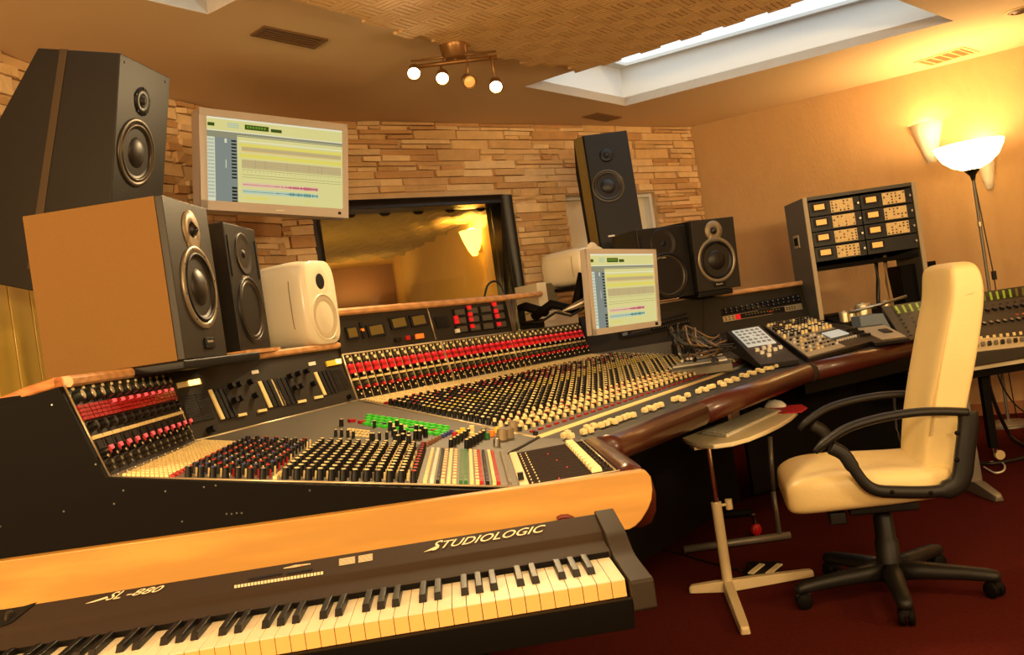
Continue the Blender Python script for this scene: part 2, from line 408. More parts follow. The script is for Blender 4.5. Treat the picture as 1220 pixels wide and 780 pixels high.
# vents
def vent(px, label, rim):
    P = [az(x, y, CZ) for x, y in px]; t = thing('ceiling_vent', label, 'vent', (P[0] + P[2]) / 2, )
    f = MB(); cen = sum(P, V((0, 0, 0))) / 4; e = .012
    In = [p + (cen - p) * .12 for p in P]
    for i in range(4):
        j = (i + 1) % 4
        f.box8([P[i] - V((0, 0, .008)), P[j] - V((0, 0, .008)), In[j] - V((0, 0, .008)), In[i] - V((0, 0, .008)), P[i] - V((0, 0, .0005)), P[j] - V((0, 0, .0005)), In[j] - V((0, 0, .0005)), In[i] - V((0, 0, .0005))], rim)
    f.build('frame', t)
    bk = MB(); bk.add([p - V((0, 0, .001)) for p in In], [(0, 1, 2, 3)], M['black'] if rim is vb else vb); bk.build('backing', t)
    for k in range(5):
        u = (k + .5) / 5; a0 = In[0].lerp(In[3], u); b0 = In[1].lerp(In[2], u); sl = MB(); w = U(In[3] - In[0])
        sl.box8([a0 - w * .004 - V((0, 0, .006)), b0 - w * .004 - V((0, 0, .006)), b0 + w * .004 - V((0, 0, .006)), a0 + w * .004 - V((0, 0, .006)), a0 - w * .006 - V((0, 0, .002)), b0 - w * .006 - V((0, 0, .002)), b0 + w * .002 - V((0, 0, .002)), a0 + w * .002 - V((0, 0, .002))], rim)
        sl.build('slat', t)
vb = mat('brown vent', (120, 84, 46), .5); vc = mat('cream vent', (224, 190, 132), .5)
vent([(314, 30), (391, 46), (374, 57), (298, 41)], 'brown slatted air vent in the ceiling left of the spotlights', vb)
vent([(712, 134), (741, 139), (722, 144), (693, 139)], 'small brown air vent in the ceiling above the tall right loudspeaker', vb)
vent([(1148, 55), (1167, 61), (1108, 78), (1088, 74)], 'cream slatted air vent in the ceiling above the wall light', vc)
rc = az(1215, 12, CZ); t = thing('round_ceiling_vent', 'round ringed air vent in the ceiling at the right corner of the view', 'vent', rc)
for k, (r0, r1, dz) in enumerate([(.09, .075, .006), (.068, .055, .012), (.046, .034, .018), (.024, .0, .024)]):
    r_ = MB(); r_.lathe([(r0, 0), (r0, -.004), (r1, -dz), (max(r1 - .006, 0), -dz), (max(r1 - .006, 0), 0)], rc - V((0, 0, .001)), (0, 0, 1), 28, vb if k else vc); r_.build('ring', t)
# ------------------------------------------------------------------ booth window
def wp(s, z, o=0): return WA + WD * s + WN * o + V((0, 0, z))
mb = MB(); fw = .13
def wbox(mb, s0, s1, z0, z1, o0, o1, m):
    q = [wp(s0, 0, o0), wp(s1, 0, o0), wp(s1, 0, o1), wp(s0, 0, o1)]
    mb.box8([p + V((0, 0, z0)) for p in q] + [p + V((0, 0, z1)) for p in q], m)
rvl = mat('black window reveal', (30, 24, 18), .4)
for (s0, s1, z0, z1) in ((wl, wl + .05, wbz, wt), (wr - .10, wr, wbz, wt), (wl + .05, wr - .10, wt - .06, wt), (wl + .05, wr - .10, wbz, wbz + .06)):
    wbox(mb, s0, s1, z0, z1, -.2, .012, rvl)
win = struct(mb.build('window_1', bevel=.004))
g = MB(); wbox(g, wl + .05, wr - .10, wbz + .06, wt - .06, -.14, -.134, mat('booth glass', (255, 246, 220), .02, trans=1)); g.build('glass_pane', win)
# booth room beyond
BZ = 2.1
bc = az(475, 302, BZ); bn = az(582, 247, BZ); bl = bc + U(az(400, 309, BZ) - bc) * 4.2
br = wp(wr + .0, 0, -.33); b0 = bc.copy(); b0.z = 0; blf = bl.copy(); blf.z = 0; bn.z = 0
mb = MB(); back = U(b0 - bn); out = V((back.y, -back.x, 0)) * .08
q = [bn - back * .3, b0, b0 + out, bn - back * .3 + out]; mb.box8([p.copy() for p in q] + [p + V((0, 0, BZ + .1)) for p in q], M['booth']); struct(mb.build('wall_booth_right'))
mb = MB(); dl = U(blf - b0); out = V((-dl.y, dl.x, 0)); out = out if out.y > 0 else -out
q = [b0, blf, blf + out * .08, b0 + out * .08]; mb.box8([p.copy() for p in q] + [p + V((0, 0, BZ + .1)) for p in q], M['booth']); struct(mb.build('wall_booth_far'))
mb = MB(); q = [wp(-1.2, 0, -.36), blf, blf - dl * -.08, wp(-1.28, 0, -.36)]; mb.box8([p.copy() for p in q] + [p + V((0, 0, BZ + .1)) for p in q], M['booth']); struct(mb.build('wall_booth_left'))
mb = MB(); FR = [hit(408, 320, b0 - out * .03, out), hit(466, 309, b0 - out * .03, out)]
z1 = FR[0].z;  fa = V((FR[0].x, FR[0].y, 0)); fb = V((FR[1].x, FR[1].y, 0)); fa = fa + (fa - fb) * .6
q = [fa, fb, fb + out * .02, fa + out * .02]; mb.box8([p + V((0, 0, .2)) for p in q] + [p + V((0, 0, z1)) for p in q], M['boothred'])
mb.build('booth_cabinet', label='red brown cupboard against the far wall of the room behind the window', category='cupboard')
# foam ceiling of the booth: egg crate relief
mb = MB(); o0 = wp(-1.1, 0, -.2); sx = WD; sy = -WN; nx, ny = 116, 96; st_ = .045
grid = []
for i in range(nx):
    for j in range(ny):
        x = i * st_; y = j * st_; zz = BZ + .03 - .085 * (.5 + .5 * sin((x + y * .5) * 2 * pi / .27) * (.75 + .25 * cos(y * 2 * pi / .2)))
        grid.append(o0 + sx * x + sy * y + V((0, 0, zz)))
mb.add(grid, [(i * ny + j, (i + 1) * ny + j, (i + 1) * ny + j + 1, i * ny + j + 1) for i in range(nx - 1) for j in range(ny - 1)], M['foam'], True)
struct(mb.build('ceiling_booth', recalc=False))
mb = MB(); q = [wp(-1.3, 0, -.201), wp(4.3, 0, -.201), wp(4.3, 0, -4.7), wp(-1.3, 0, -4.7)]
mb.box8([p + V((0, 0, BZ + .05)) for p in q] + [p + V((0, 0, CZ)) for p in q], M['black']); struct(mb.build('ceiling_booth_slab'))
# booth wall lamp
rn = U(V((-back.y, back.x, 0))); lp = hit(563, 285, bn + rn * .06, rn)
t = thing('wall_lamp', 'glowing wall lamp seen through the window on the wall of the next room', 'lamp', lp)
mb = MB(); hh = .2
prof = [(.02, -.13), (.05, -.08), (.08, 0), (.10, .07)]
mb.lathe(prof, lp, (0, 0, 1), 20, M['boothlamp'], cap=False); mb.build('shade', t)
mb = MB(); mb.box(lp - rn * .03 - V((0, 0, .05)), back * .03, rn * .03, V((0, 0, .06)), M['alu']); mb.build('bracket', t)
# niche panel
mb = MB(); wbox(mb, nl, nr, nb, ntp, -.12, -.1, M['creamplast']); wbox(mb, nl, nl + .03, nb, ntp, -.1, -.03, M['white']); wbox(mb, nr - .03, nr, nb, ntp, -.1, -.03, M['white']); wbox(mb, nl + .03, nr - .03, ntp - .03, ntp, -.1, -.03, M['white'])
struct(mb.build('window_4', bevel=.003))

# ------------------------------------------------------------------ mixing console
CAM_SCALE[0] = 1.2; FLOOR = H - H / 1.2
P0 = az(130, 568, .99); P1 = az(232, 525, .99); P2 = az(426, 476.8, .99); P3 = az(703.7, 421.7, .985); P4 = az(838, 400, .98); P5 = az(966, 380, .977)
K0 = az(620, 580, .85); K1 = az(607, 541, .85); L0 = az(739, 560, .857); L1 = az(697, 524, .857)
Q0 = az(642, 521.5, .855); Q1 = az(905, 430, .86)
G1 = az(719.5, 518.5, .86); G2 = az(825, 480, .86); G3 = az(955, 434, .86); G4 = az(1090, 404, .86)
con = thing('mixing_console', 'huge wraparound studio mixing desk with red lit channel strips and leather armrests', 'mixing console', (.1, 3.1, FLOOR))
A0 = ay(77, 461, P0.y + .06); A1 = ay(193, 447, P1.y + .06)
A0.z = A1.z = 1.185; A0 = P0 + V((A0.x - P0.x, .0, .195)); A1 = P1 + V((A1.x - P1.x, 0, .195))
A0.x = ay(77, 462, P0.y).x; A1.x = ay(196, 449, P1.y).x
B2 = P2 + U(V((-.81, .59, 0))) * .05; B2 = ay(407, 421, P2.y + .03); 
CM0 = ay(407, 422.5, P2.y + .03); CM1 = ay(689, 385, P3.y + .03)
CT0 = ay(399, 375, P2.y + .06)
nU = U((CM1 - CM0).cross(CT0 - CM0)); CT1 = hit(606, 356, CM0, nU); CMU = hit(617, 394, CM0, nU); RT = hit(646, 350.5, CM0, nU)
DT0 = ay(690, 376, P3.y + .08); DT0.z = 1.18
E4 = ay(838, 353, P4.y + .09); E5 = ay(952, 338, P5.y + .1)
DT0 = ay(690, 378, P3.y + .08)
BT = ay(404, 415, P2.y + .05)
surf = MB()
def slab(mb, pts, m, th=.03):
    c = [V(p) for p in pts]; dn = V((0, 0, -th)); mb.prism(c, dn, m)
pA = Pan(P0, P1, K1, K0)      # knob field of the near wing: u = away, v = towards the operator
pAf = Pan(K0, K1, L1, L0)
pW = Pan(P1, P2, Q0, K1)
pC = Pan(P2, P3, Q1, Q0)
pBA = Pan(A0, A1, P1, P0)     # meter bridges: v runs downwards
pBB = Pan(A1, BT, P2, P1)
pCl = Pan(CM0, CM1, P3, P2)
pCu = Pan(CT0, CT1, CMU, CM0)
pD = Pan(DT0, E4, P4, P3)
pE = Pan(E4, E5, P5, P4)
R1 = az(1098, 402.5, .865)
def tri(pts, m): surf.add(pts, [(0, 1, 2), (0, 2, 3)] if len(pts) == 4 else [tuple(range(len(pts)))], m)
for P_, m in ((pA, M['module']), (pAf, M['faderbed']), (pW, M['console']), (pC, M['console'])): tri([P_.a, P_.b, P_.c, P_.d], m)
tri([Q0, L1, K1], M['console'])
tri([Q0, Q1, G2, G1], M['moddark']); tri([Q1, G3, G2], M['moddark']); tri([Q0, G1, L1], M['moddark'])
deskc = mat('beige desk panel', (120, 106, 78), .5)
surf.add([P3, P4, Q1], [(0, 1, 2)], deskc); surf.add([P4, P5, R1, G3], [(0, 1, 2, 3)], M['consoled']); surf.add([P4, G3, Q1], [(0, 1, 2)], deskc); surf.add([P5, R1, G4, G3], [(0, 1, 2, 3)], M['consoled'])
surf.build('work_surface', con)
def bridge(P_, name, m, th=.05):
    mb = MB(); c = [P_.a, P_.b, P_.c, P_.d]; mb.box8([p - P_.n * th for p in c] + c, m); return mb.build(name, con)
bridge(pBA, 'meter_bridge', M['moddark']); bridge(pBB, 'meter_bridge', M['consoled']); bridge(pCl, 'meter_bridge', M['moddark']); bridge(pCu, 'meter_bridge', M['consoled'], .03); bridge(pD, 'meter_bridge', M['consoled']); bridge(pE, 'meter_bridge', M['consoled'])
# body under the surfaces
mb = MB()
def body(pts, zb, m):
    top = [p - V((0, 0, .035)) for p in pts]; bot = [V((p.x, p.y, zb)) for p in pts]; mb.box8(bot + top, m)
inset = lambda p, q, k: p + (q - p) * k
P0i = inset(P0, K0, -.15); 
body([P1 + V((-.18, 0, 0)), P2 + V((-.2, .1, 0)), Q0, K1], .74, M['black'])
body([P2 + V((-.2, .1, 0)), P3 + V((-.1, .2, 0)), Q1, Q0], .74, M['black'])
body([P4, P5 + V((0, .1, 0)), R1, G3], .74, M['black']); body([P3, P4, G3, Q1], .74, M['black'])
body([P0 + V((-.2, .03, -.1)), P1 + V((-.2, 0, -.1)), K1 + V((.02, 0, 0)), K0 + V((.02, .03, 0))], .72, M['black'])
body([K0 + V((0, .03, 0)), K1, L1, L0 + V((0, .03, 0))], .74, M['black'])
mb.build('chassis', con)
# legs / pedestals under the desk
mb = MB()
for (c0, c1, w) in ((inset(P2, Q0, .25), inset(P3, Q1, .2), .45), ):
    dd = U(c1 - c0); nn = V((dd.y, -dd.x, 0))
    for k in (.05, .48, .9):
        c = c0 + (c1 - c0) * k; mb.box((c.x, c.y, (FLOOR + .74) / 2), dd * .04, nn * .22, V((0, 0, (.74 - FLOOR) / 2)), M['black'])
    c = (c0 + c1) / 2 ; mb.box((c.x, c.y, .48), dd * (c1 - c0).length * .48, nn * .012, V((0, 0, .26)), M['black'])
mb.box((-.85, 2.15, .46), V((.18, 0, 0)), V((0, .28, 0)), V((0, 0, .46 - FLOOR)), M['black'])
mb.build('pedestal', con); mb = MB()
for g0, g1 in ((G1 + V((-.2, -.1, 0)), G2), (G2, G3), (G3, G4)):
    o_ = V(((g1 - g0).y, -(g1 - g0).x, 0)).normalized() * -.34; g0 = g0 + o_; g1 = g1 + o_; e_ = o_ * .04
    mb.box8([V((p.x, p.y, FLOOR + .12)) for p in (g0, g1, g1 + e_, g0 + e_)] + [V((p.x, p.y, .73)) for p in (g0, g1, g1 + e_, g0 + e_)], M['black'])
mb.build('shade_panel', con); mb = MB()  # black sheets added to make the space under the desk dark
c = inset(P5, R1, .35); c2 = inset(P4, G3, .35); dd = U(c - c2); nn = V((dd.y, -dd.x, 0)); cc = (c + c2) / 2
mb.box((cc.x, cc.y, .46), dd * .36, nn * .012, V((0, 0, .26)), M['black'])
mb.build('pedestal', con)
# near end panel: black upper, beech lower
YE = P0.y - .002
def pe(x, y, Y=None): return ay(x, y, Y or YE)
mb = MB()
blackpts = [pe(-60, 497), pe(0, 483), pe(75, 460), pe(130, 567.5), pe(600, 583), pe(739, 562), pe(739, 600), pe(300, 690), pe(-60, 740)]
mb.prism(blackpts, V((0, -.018, 0)), M['black'])
side = mb.build('side_panel', con, bevel=.0015)
mb = MB()
for (x, y) in ((62, 482), (114, 553), (147, 584), (257, 578), (197, 585), (243, 580), (369, 584), (76, 609), (136, 600), (217, 621), (0, 627), (270, 612), (276, 612), (282, 611), (288, 611)):
    p = pe(x, y, YE - .018); mb.lathe([(.0022, 0), (.0016, .0012)], p, (0, -1, 0), 8, M['steel'])
mb.build('screw', side, kind='stuff')
YB = YE - .028
beech = [(-70, 676)] + [(0, 665.5), (762, 558)]
pts = [pe(x, y, YB) for x, y in beech]
r = [(768, 559), (773, 565), (775, 580), (774, 592), (770, 603), (762, 616), (755, 623), (748, 627)]
pts += [pe(x, y, YB) for x, y in r]; pts += [pe(700, 634, YB), pe(-70, 764, YB)]
mb = MB(); mb.prism(pts, V((0, -.028, 0)), M['beech']); mb.build('beech_end_panel', con, bevel=.003)
# edge trim along near wing
mb = MB()
def strip(a, b, w, m, n=V((0, 0, 1))):
    mb.tube([a, b], w, 6, m)
strip(P0 + V((0, -.001, .002)), A0 + V((0, -.001, 0)), .0028, M['alu']); strip(P0, K0, .0028, M['alu']); strip(K0, L0, .002, M['alu'])
strip(P1, A1, .0028, M['alu']); strip(P1, P2, .004, M['alu']); strip(P2, CM0, .005, M['alu']); strip(CM0, CM1, .004, M['alu']); strip(P2, P3, .004, M['alu'])
strip(P3, CM1, .005, M['consoled']); strip(Q0, Q1, .009, M['cream']); strip(L0 + V((-.01, 0, .002)), L1 + V((-.01, 0, .002)), .002, M['alu'])
strip(P2, Q0, .005, M['alu']); strip(K1, Q0, .006, M['consoled'])
for u in (.345, .63): strip(pCl.p(u, 0, .003), pCl.p(u, 1, .003), .004, M['alu'])
strip(pCu.hit(508.6, 366, .002), pCu.hit(519.4, 404.6, .002), .003, M['alu']); strip(pE.p(0, 0), pE.p(0, 1), .0015, M['black'])
mb.build('edge_trim', con)
# wooden rails
def railtube(pts, name, w, h, m):
    mb = MB(); rings = []
    for i, p in enumerate(pts):
        dd = U(pts[min(i + 1, len(pts) - 1)] - pts[max(i - 1, 0)]); a_ = U(dd.cross(V((0, 0, 1)))); b_ = V((0, 0, 1))
        rings.append([p + a_ * (w * cx_) + b_ * (h * cz_) for cx_, cz_ in ((-1, -.8), (-1, .6), (-.8, 1), (.7, 1), (1, .5), (1, -.5), (.7, -1))])
    mb.loft(rings, m, smooth=False); return mb.build(name, con, bevel=.002)
A0t = A0 + V((-.01, 0, .012)); 
railtube([pe(-60, 503, P0.y + .03), pe(0, 482, P0.y + .03), pe(40, 466, P0.y + .02), pe(74, 455.5, P0.y)], 'rail', .022, .012, M['railred'])
railtube([pe(74, 455.5, P0.y), A1 + V((-.01, 0, .012)), BT + V((-.01, 0, .012))], 'rail', .022, .012, M['rail'])
railtube([CT0 + V((-.02, 0, .008)), CT1 + V((-.02, 0, .006)), RT + V((-.02, 0, .004))], 'rail', .03, .014, M['rail'])
railtube([ay(776, 364, P4.y + .09), ay(860, 350.5, P4.y + .15), ay(954.5, 337, P5.y + .1)], 'rail', .03, .013, M['rail'])

# shelf behind the near bridges carrying the loudspeakers
mb = MB()
q = [A0 + V((-.02, 0, 0)), A1 + V((-.02, 0, 0)), BT + V((-.01, .03, 0)), BT + V((-.4, .35, 0)), A1 + V((-.55, .3, 0)), A0 + V((-.45, 0, 0))]
mb.prism([V((p.x, p.y, 1.178)) for p in q], V((0, 0, -.02)), M['black'])
q = [ay(770, 367, P4.y + .12), ay(956, 339, P5.y + .12)]; q = [V((p.x, p.y, 1.165)) for p in q]; bk = U((q[1] - q[0]).cross(V((0, 0, -1))))
q = [q[0], q[1], q[1] + bk * .45, q[0] + bk * .45]
mb.prism(q, V((0, 0, -.02)), M['black'])
mb.build('speaker_shelf', con)
# leather armrests
def armrest(path, outs, width, thick):
    mb = MB(); rings = []
    prof = [(-.02, 0), (.35, .06), (.7, -.02), (.93, -.2), (1, -.45), (.93, -.75), (.72, -.95), (.4, -1), (-.02, -1)]
    for p, o_ in zip(path, outs): rings.append([p + o_ * (width * a_) + V((0, 0, thick * b_)) for a_, b_ in prof])
    mb.loft(rings, M['leather']); return mb.build('armrest', con)
yb = YB + .004
La = V((L0.x, yb, L0.z)); ow = V((1, 0, 0))
armrest([La, L0 + V((0, .05, 0)), L1, L1 + V((0, .03, -.005))], [ow] * 4, .062, .115)
def rn_(a_, b_): d_ = U(b_ - a_); return V((d_.y, -d_.x, 0))
n12 = rn_(G1, G2); n23 = rn_(G2, G3); n34 = rn_(G3, G4); nm = U(n23 + n34); sg = .006
dir12 = U(G2 - G1)
armrest([G1 - dir12 * .05, G1, G2 - dir12 * sg], [n12] * 3, .055, .070)
d23 = U(G3 - G2); armrest([G2 + d23 * sg, G2.lerp(G3, .5), G3 - d23 * .03, G3 - d23 * .004], [n12, n23, n23, nm], .055, .070)
d34 = U(G4 - G3); armrest([G3 + d34 * .03, G3.lerp(G4, .5), G4 + d34 * .1], [n34] * 3, .05, .072)
mb = MB(); rr = MB(); armrest([G3 - d23 * .004, G3 + d34 * .03], [nm, n34], .054, .074).data.materials[0] = M['consoled']

# ---- controls
INDK = []          # individually modelled knobs
knobs = MB(); btns = MB(); kcount = [0]; bcount = [0]
def K(P_, u, v, r, h, m, top=None, n=8, big=False):
    if big and kcount[0] < 100:
        kcount[0] += 1; k_ = MB(); P_.knob(k_, u, v, r, h, m, top, 12); k_.build('knob', con)
    else: P_.knob(knobs, u, v, r, h, m, top, n)
def Bt(P_, u, v, wu, wv, h, m, big=False):
    if big and bcount[0] < 100:
        bcount[0] += 1; k_ = MB(); P_.block(k_, u, v, wu, wv, h, m); k_.build('button', con)
    else: P_.block(btns, u, v, wu, wv, h, m)
# near wing meter bridge, 12 channels
nA = 12; pit = (A1 - A0).length / nA
vert = MB()
for i in range(nA):
    u = (i + .5) / nA
    K(pBA, u, .05, .004, .004, M['creamcap'])
    K(pBA, u, .14, .0135, .016, mat('dark green grey knob', (30, 38, 32), .35), M['alu'], big=True)
    for k in range(4):
        v = .25 + .042 * k
        for s_ in (-1, 1): Bt(pBA, u + s_ * .02, v, pit * .42, .007, .007, M['pinklit'] if (k == 0 and s_ > 0 and i > 2) else (M['redk']), big=(s_ > 0))
    K(pBA, u, .47, .011, .015, M['blackk'], M['moddark'], big=True); K(pBA, u + .03, .44, .003, .006, M['redlit'])
    Bt(pBA, u, .585, pit * .8, .008, .006, M['cream'], big=True)
    Bt(pBA, u, .675, pit * .5, .018, .003, M['blackk']); K(pBA, u - .01, .755, .010, .018, M['blackk'], M['redk'], big=True)
    K(pBA, u + .01, .735, .0055, .022, M['pinklit'])
    K(pBA, u - .02, .80, .006, .012, M['blackk'], M['alu']); K(pBA, u, .87, .007, .010, M['consoled'], M['module'])
    K(pBA, u, .93, .005, .008, M['consoled'], M['module'])
    vert.box(pBA.p(u + .5 / nA, .5, .0008), pBA.ux * .0006, pBA.vx * .095, pBA.n * .0008, M['consoled'])
# bridge of the main wing, 36 channels
nC = 38; pc = (CM1 - CM0).length / nC
for i in range(nC):
    u = (i + .5) / nC
    K(pCl, u, .06, .005, .006, M['creamcap']); K(pCl, u, .15, .0105, .014, mat('olive grey knob', (96, 92, 66), .35), M['creamcap'], 7)
    for k in range(3): Bt(pCl, u - .0, .27 + .062 * k, pc * .62, .0125, .009, M['redlit'] if k % 2 == 0 else M['redk'])
    K(pCl, u - .2 / nC, .25, .0035, .012, M['pinklit'])
    K(pCl, u, .475, .0085, .014, M['blackk'], M['creamcap'], 7); Bt(pCl, u, .565, pc * .7, .008, .006, M['cream'])
    K(pCl, u + .1 / nC, .66, .0065, .012, mat('olive grey knob', (0, 0, 0)), None, 6)
    K(pCl, u, .76, .008, .016, M['redk'], M['redlit'], 7); K(pCl, u - .3 / nC, .80, .005, .012, M['blackk'], M['creamcap'], 6); K(pCl, u + .3 / nC, .8, .004, .012, M['blackk'], None, 6)
    K(pCl, u, .89, .0055, .010, M['consoled'], M['creamcap'], 6)
    vert.box(pCl.p((i + 1) / nC, .5, .001), pCl.ux * .0008, pCl.vx * .085, pCl.n * .001, M['cream'] if i < 26 else M['consoled'])
# near wing knob field
rowsA = 12
wA = .80
def vA(x): return (x - 130) / 490.0
for i in range(22):
    u = (i + .5) / 22
    for k in range(10): Bt(pA, u, vA(146 + k * 5.6), .011, .0075, .006, M['cream'], big=False)
    Bt(pA, u, vA(204), .013, .009, .007, M['redk'], big=(i < 24))
Pan.plate(pA, btns, 0.0, 1, vA(131), vA(139), 0, .002, M['alu'])
for i in range(rowsA): K(pA, (i + .5) / rowsA, vA(135), .004, .004, M['steel'])
for i in range(rowsA):
    u = (i + .5) / rowsA
    for k in range(7):
        v = vA(220 + k * 15)
        K(pA, u + random.uniform(-.003, .003), v, .0075, .022, M['blackk'], random.choice([M['redk'], M['steel'], M['blackk'], M['redk'], M['blue']]), big=(i < 5))
        K(pA, u + .25 / rowsA, v + vA(137.5), .0025, .018, random.choice([M['cream'], M['steel'], M['redk']]), None, 5)
        if k % 2: Bt(pA, u + .5 / rowsA, v, .006, .006, .006, random.choice([M['cream'], M['redk'], M['blue']]))
    Bt(pA, u, vA(326), .03, .008, .008, M['cream'], big=True)
    for k in range(11):
        v = vA(337 + k * 14.0)
        K(pA, u + random.uniform(-.002, .002), v, .0078, .024, M['blackk'], M['cream'] if random.random() < .55 else M['alu'], big=(i < 4))
        K(pA, u + .45 / rowsA, v + vA(137), .003, .016, random.choice([M['cream'], M['steel'], M['cream']]), None, 5)
    # the last two rows have red brown caps
    K(pA, u, vA(492), .0075, .024, M['blackk'], M['redk'])
    cols = [(506, M['cream']), (514, M['whitep']), (521, M['blackk']), (527, M['redk']), (534, M['cream']), (541, M['redk']), (549, M['dgreen']), (555, M['dgreen']), (562, M['cream']), (569, M['redk']), (574, M['redk']), (581, M['blackk']), (589, M['cream']), (594, M['redk']), (608, M['steel'])]
    for x, m in cols:
        for s_ in (-.33, 0, .33): Bt(pA, u + s_ / rowsA, vA(x), .0085, .0075, .010, m if not (m is M['redk'] and s_ < .1 and x in (527, 541, 569)) else M['cream'], big=False)
# fader area of the near wing
fd = MB()
pAf.plate(btns, 0, 1, 0, .09, 0, .004, M['cream']); 
pAf.block(knobs, .12, .03, .012, .012, .02, M['blackk'])
for i in range(12):
    u = .04 + i / 12.6
    Pan.plate(pAf, knobs, u, u + .01, .14, .9, 0, .0006, M['black'])
    for k in (.13, .2): K(pAf, u, k, .0016, .003, M['creamcap'], None, 5)
    K(pAf, u, .88, .003, .005, M['blackk'], None, 6); K(pAf, u, .93, .003, .005, M['blackk'], None, 6)
    if i % 3 == 0: K(pAf, u, .4 + .05 * (i % 4), .0018, .002, M['redlit'], None, 5)
def fcap(P_, u, v, along, across):
    f = MB(); c = P_.p(u, v, .008); a_, b_, n_ = P_.ux, P_.vx, P_.n
    f.loft([[c + a_ * (sx_ * across * w) + b_ * (sy_ * along * l) + n_ * h for sx_, sy_ in ((-1, -1), (1, -1), (1, 1), (-1, 1))] for w, l, h in ((.5, .5, -.006), (.5, .5, 0), (.42, .42, .004), (.42, .2, .002), (.42, .2, .004))], M['creamcap'], smooth=False)
    f.build('fader_cap', con)
for i in range(12):
    fcap(pAf, .04 + i / 12.6 + .01, .78, .021, .028); 
# main wing knob field
nK = 40; pk = (pC.p(1, .5) - pC.p(0, .5)).length / nK
for i in range(nK):
    u0 = .012 + (i + .5) / nK * .975
    for k in range(6): Bt(pC, u0, .03 + .02 * k, pk * .8, .0085, .006, M['cream'])
    Bt(pC, u0, .158, pk * .9, .007, .007, M['redk'])
    lim = .93
    nr_ = 25
    for k in range(nr_):
        v = .185 + k * (lim - .2) / nr_
        u = u0 - .06 * max(0, (v - .85)) * 0
        if k < 8: m, tp, r_, h_ = M['blackk'], random.choice([M['redk'], M['cream'], M['cream'], M['blackk']]), .0085, .02
        elif k < 12: m, tp, r_, h_ = M['blackk'], random.choice([M['yellow'], M['cream']]), .009, .02
        elif k < 20: m, tp, r_, h_ = M['blackk'], (M['cream'] if (k + i) % 3 == 0 else M['blackk']), .0085, .019
        else: m, tp, r_, h_ = (M['cream'] if k % 2 else M['blackk']), random.choice([M['redk'], M['cream'], M['creamcap']]), .0085, .012
        K(pC, u - .2 / nK, v, r_, h_, m, tp, 6)
        K(pC, u + .28 / nK, v + .008, .0072, .015 if k < 20 else .010, M['cream'] if k >= 6 else M['blackk'], M['creamcap'], 6)
    Bt(pC, u0, .935, pk * .5, .006, .005, M['redk'])
    vert.box(pC.p(.012 + (i + 1) / nK * .975, .48, .0008), pC.ux * .0008, pC.vx * (pC.p(.5, .9) - pC.p(.5, 0)).length * .5, pC.n * .0008, M['moddark'])
vert.build('channel_divider', con, kind='stuff')
# fader strip in front of the main wing
pF = Pan(Q0 + V((0, 0, .001)), Q1 + V((0, 0, .001)), G3 + V((0, 0, .001)), G1 + V((0, 0, .001)))
fx = [(672, 517.5), (676, 514.5), (680, 518), (695, 513), (699, 508), (703, 511), (707, 506), (716, 505), (722, 503), (727, 500.5), (732, 501), (737, 498), (743, 496), (748, 494), (754, 493), (768, 487.5), (773, 485), (778, 485), (782, 482.5), (787, 481), (803, 474.5), (808, 473), (813, 474.5), (819, 469.5), (832, 465), (836, 462.5), (841, 463), (845, 460), (849, 459), (858, 455), (862, 457), (866, 452.5), (870, 453), (874, 450), (878, 451), (884, 446), (889, 446.5), (893, 443), (898, 443.5), (903, 440), (908, 441), (913, 438), (919, 437.5), (924, 435)]
for x, y in fx:
    p = hit(x, y, pF.mid + pF.n * .012, pF.n); f = MB()
    f.loft([[p + pF.ux * (a_ * w) + pF.vx * (b_ * l) + V((0, 0, h)) for a_, b_ in ((-1, -1), (1, -1), (1, 1), (-1, 1))] for w, l, h in ((.011, .014, -.008), (.011, .014, 0), (.009, .011, .005), (.008, .005, .003))], M['creamcap'], smooth=False)
    f.build('fader_cap', con)
# centre section buttons (traced on the wedge panel)
def wbtn(x, y, w, l, m, h=.009, tilt=0):
    p = pW.hit(x, y); a_ = U(Q0 - P2); a_ = U(a_ - pW.n * a_.dot(pW.n)); b_ = pW.n.cross(a_)
    btns.box(p + pW.n * h / 2, a_ * w, b_ * l, pW.n * h / 2, m)
for r_ in range(4):
    for k in range(13):
        wbtn(440 + k * 7.6 + r_ * -1.2, 496.5 + k * 1.15 + r_ * 3.2, .0062, .009, M['green'])
for k, m in enumerate([M['redk'], M['redk'], M['navy'], M['navy'], M['cream'], M['cream'], M['navy'], M['dgreen'], M['redk']]):
    wbtn(419 + k * 12.2, 502.6 + k * 1.5, .008, .010, m)
for r_ in range(3):
    for k in range(6): wbtn(416 + k * 4.4 + r_ * 2, 512.5 + r_ * 3.4 + k * .5, .004, .005, M['cream'], .006)
def wk(x, y, r, h, m, top=None): o = pW.hit(x, y); knobs.lathe([(r, 0), (r * .9, h)], o, pW.n, 8, m); (knobs.lathe([(r * .7, h), (r * .6, h + .002)], o, pW.n, 8, top) if top else None)
for x, y in ((406, 508), (407.5, 508), (400, 521), (407, 521), (414.5, 521.5), (421, 523), (442, 525.5), (445, 525.5), (452, 525), (461, 524), (446, 510), (482, 521), (487, 524)): wk(x, y, .005, .022, M['blackk'], M['alu'])
for x, y in ((469, 519), (471, 524), (474, 530), (478, 516), (480, 528), (487, 530), (495, 524), (496, 517), (502, 518), (507, 521), (465, 513), (473, 511), (500, 524)): wk(x, y, .007, .026, M['blackk'], M['cream'])
for k in range(9): wk(509 + k * 3.6, 531 - k * 1.8, .006, .012, M['blue'] if k > 4 else M['boothred'])
for k in range(6): wk(537 + k * 4.2, 533 - k * 2.6, .006, .022, M['blackk'], M['cream'])
for k in range(6): wk(556 + k * 4, 534 - k * 2.2, .007, .024, M['blackk'], M['cream'])
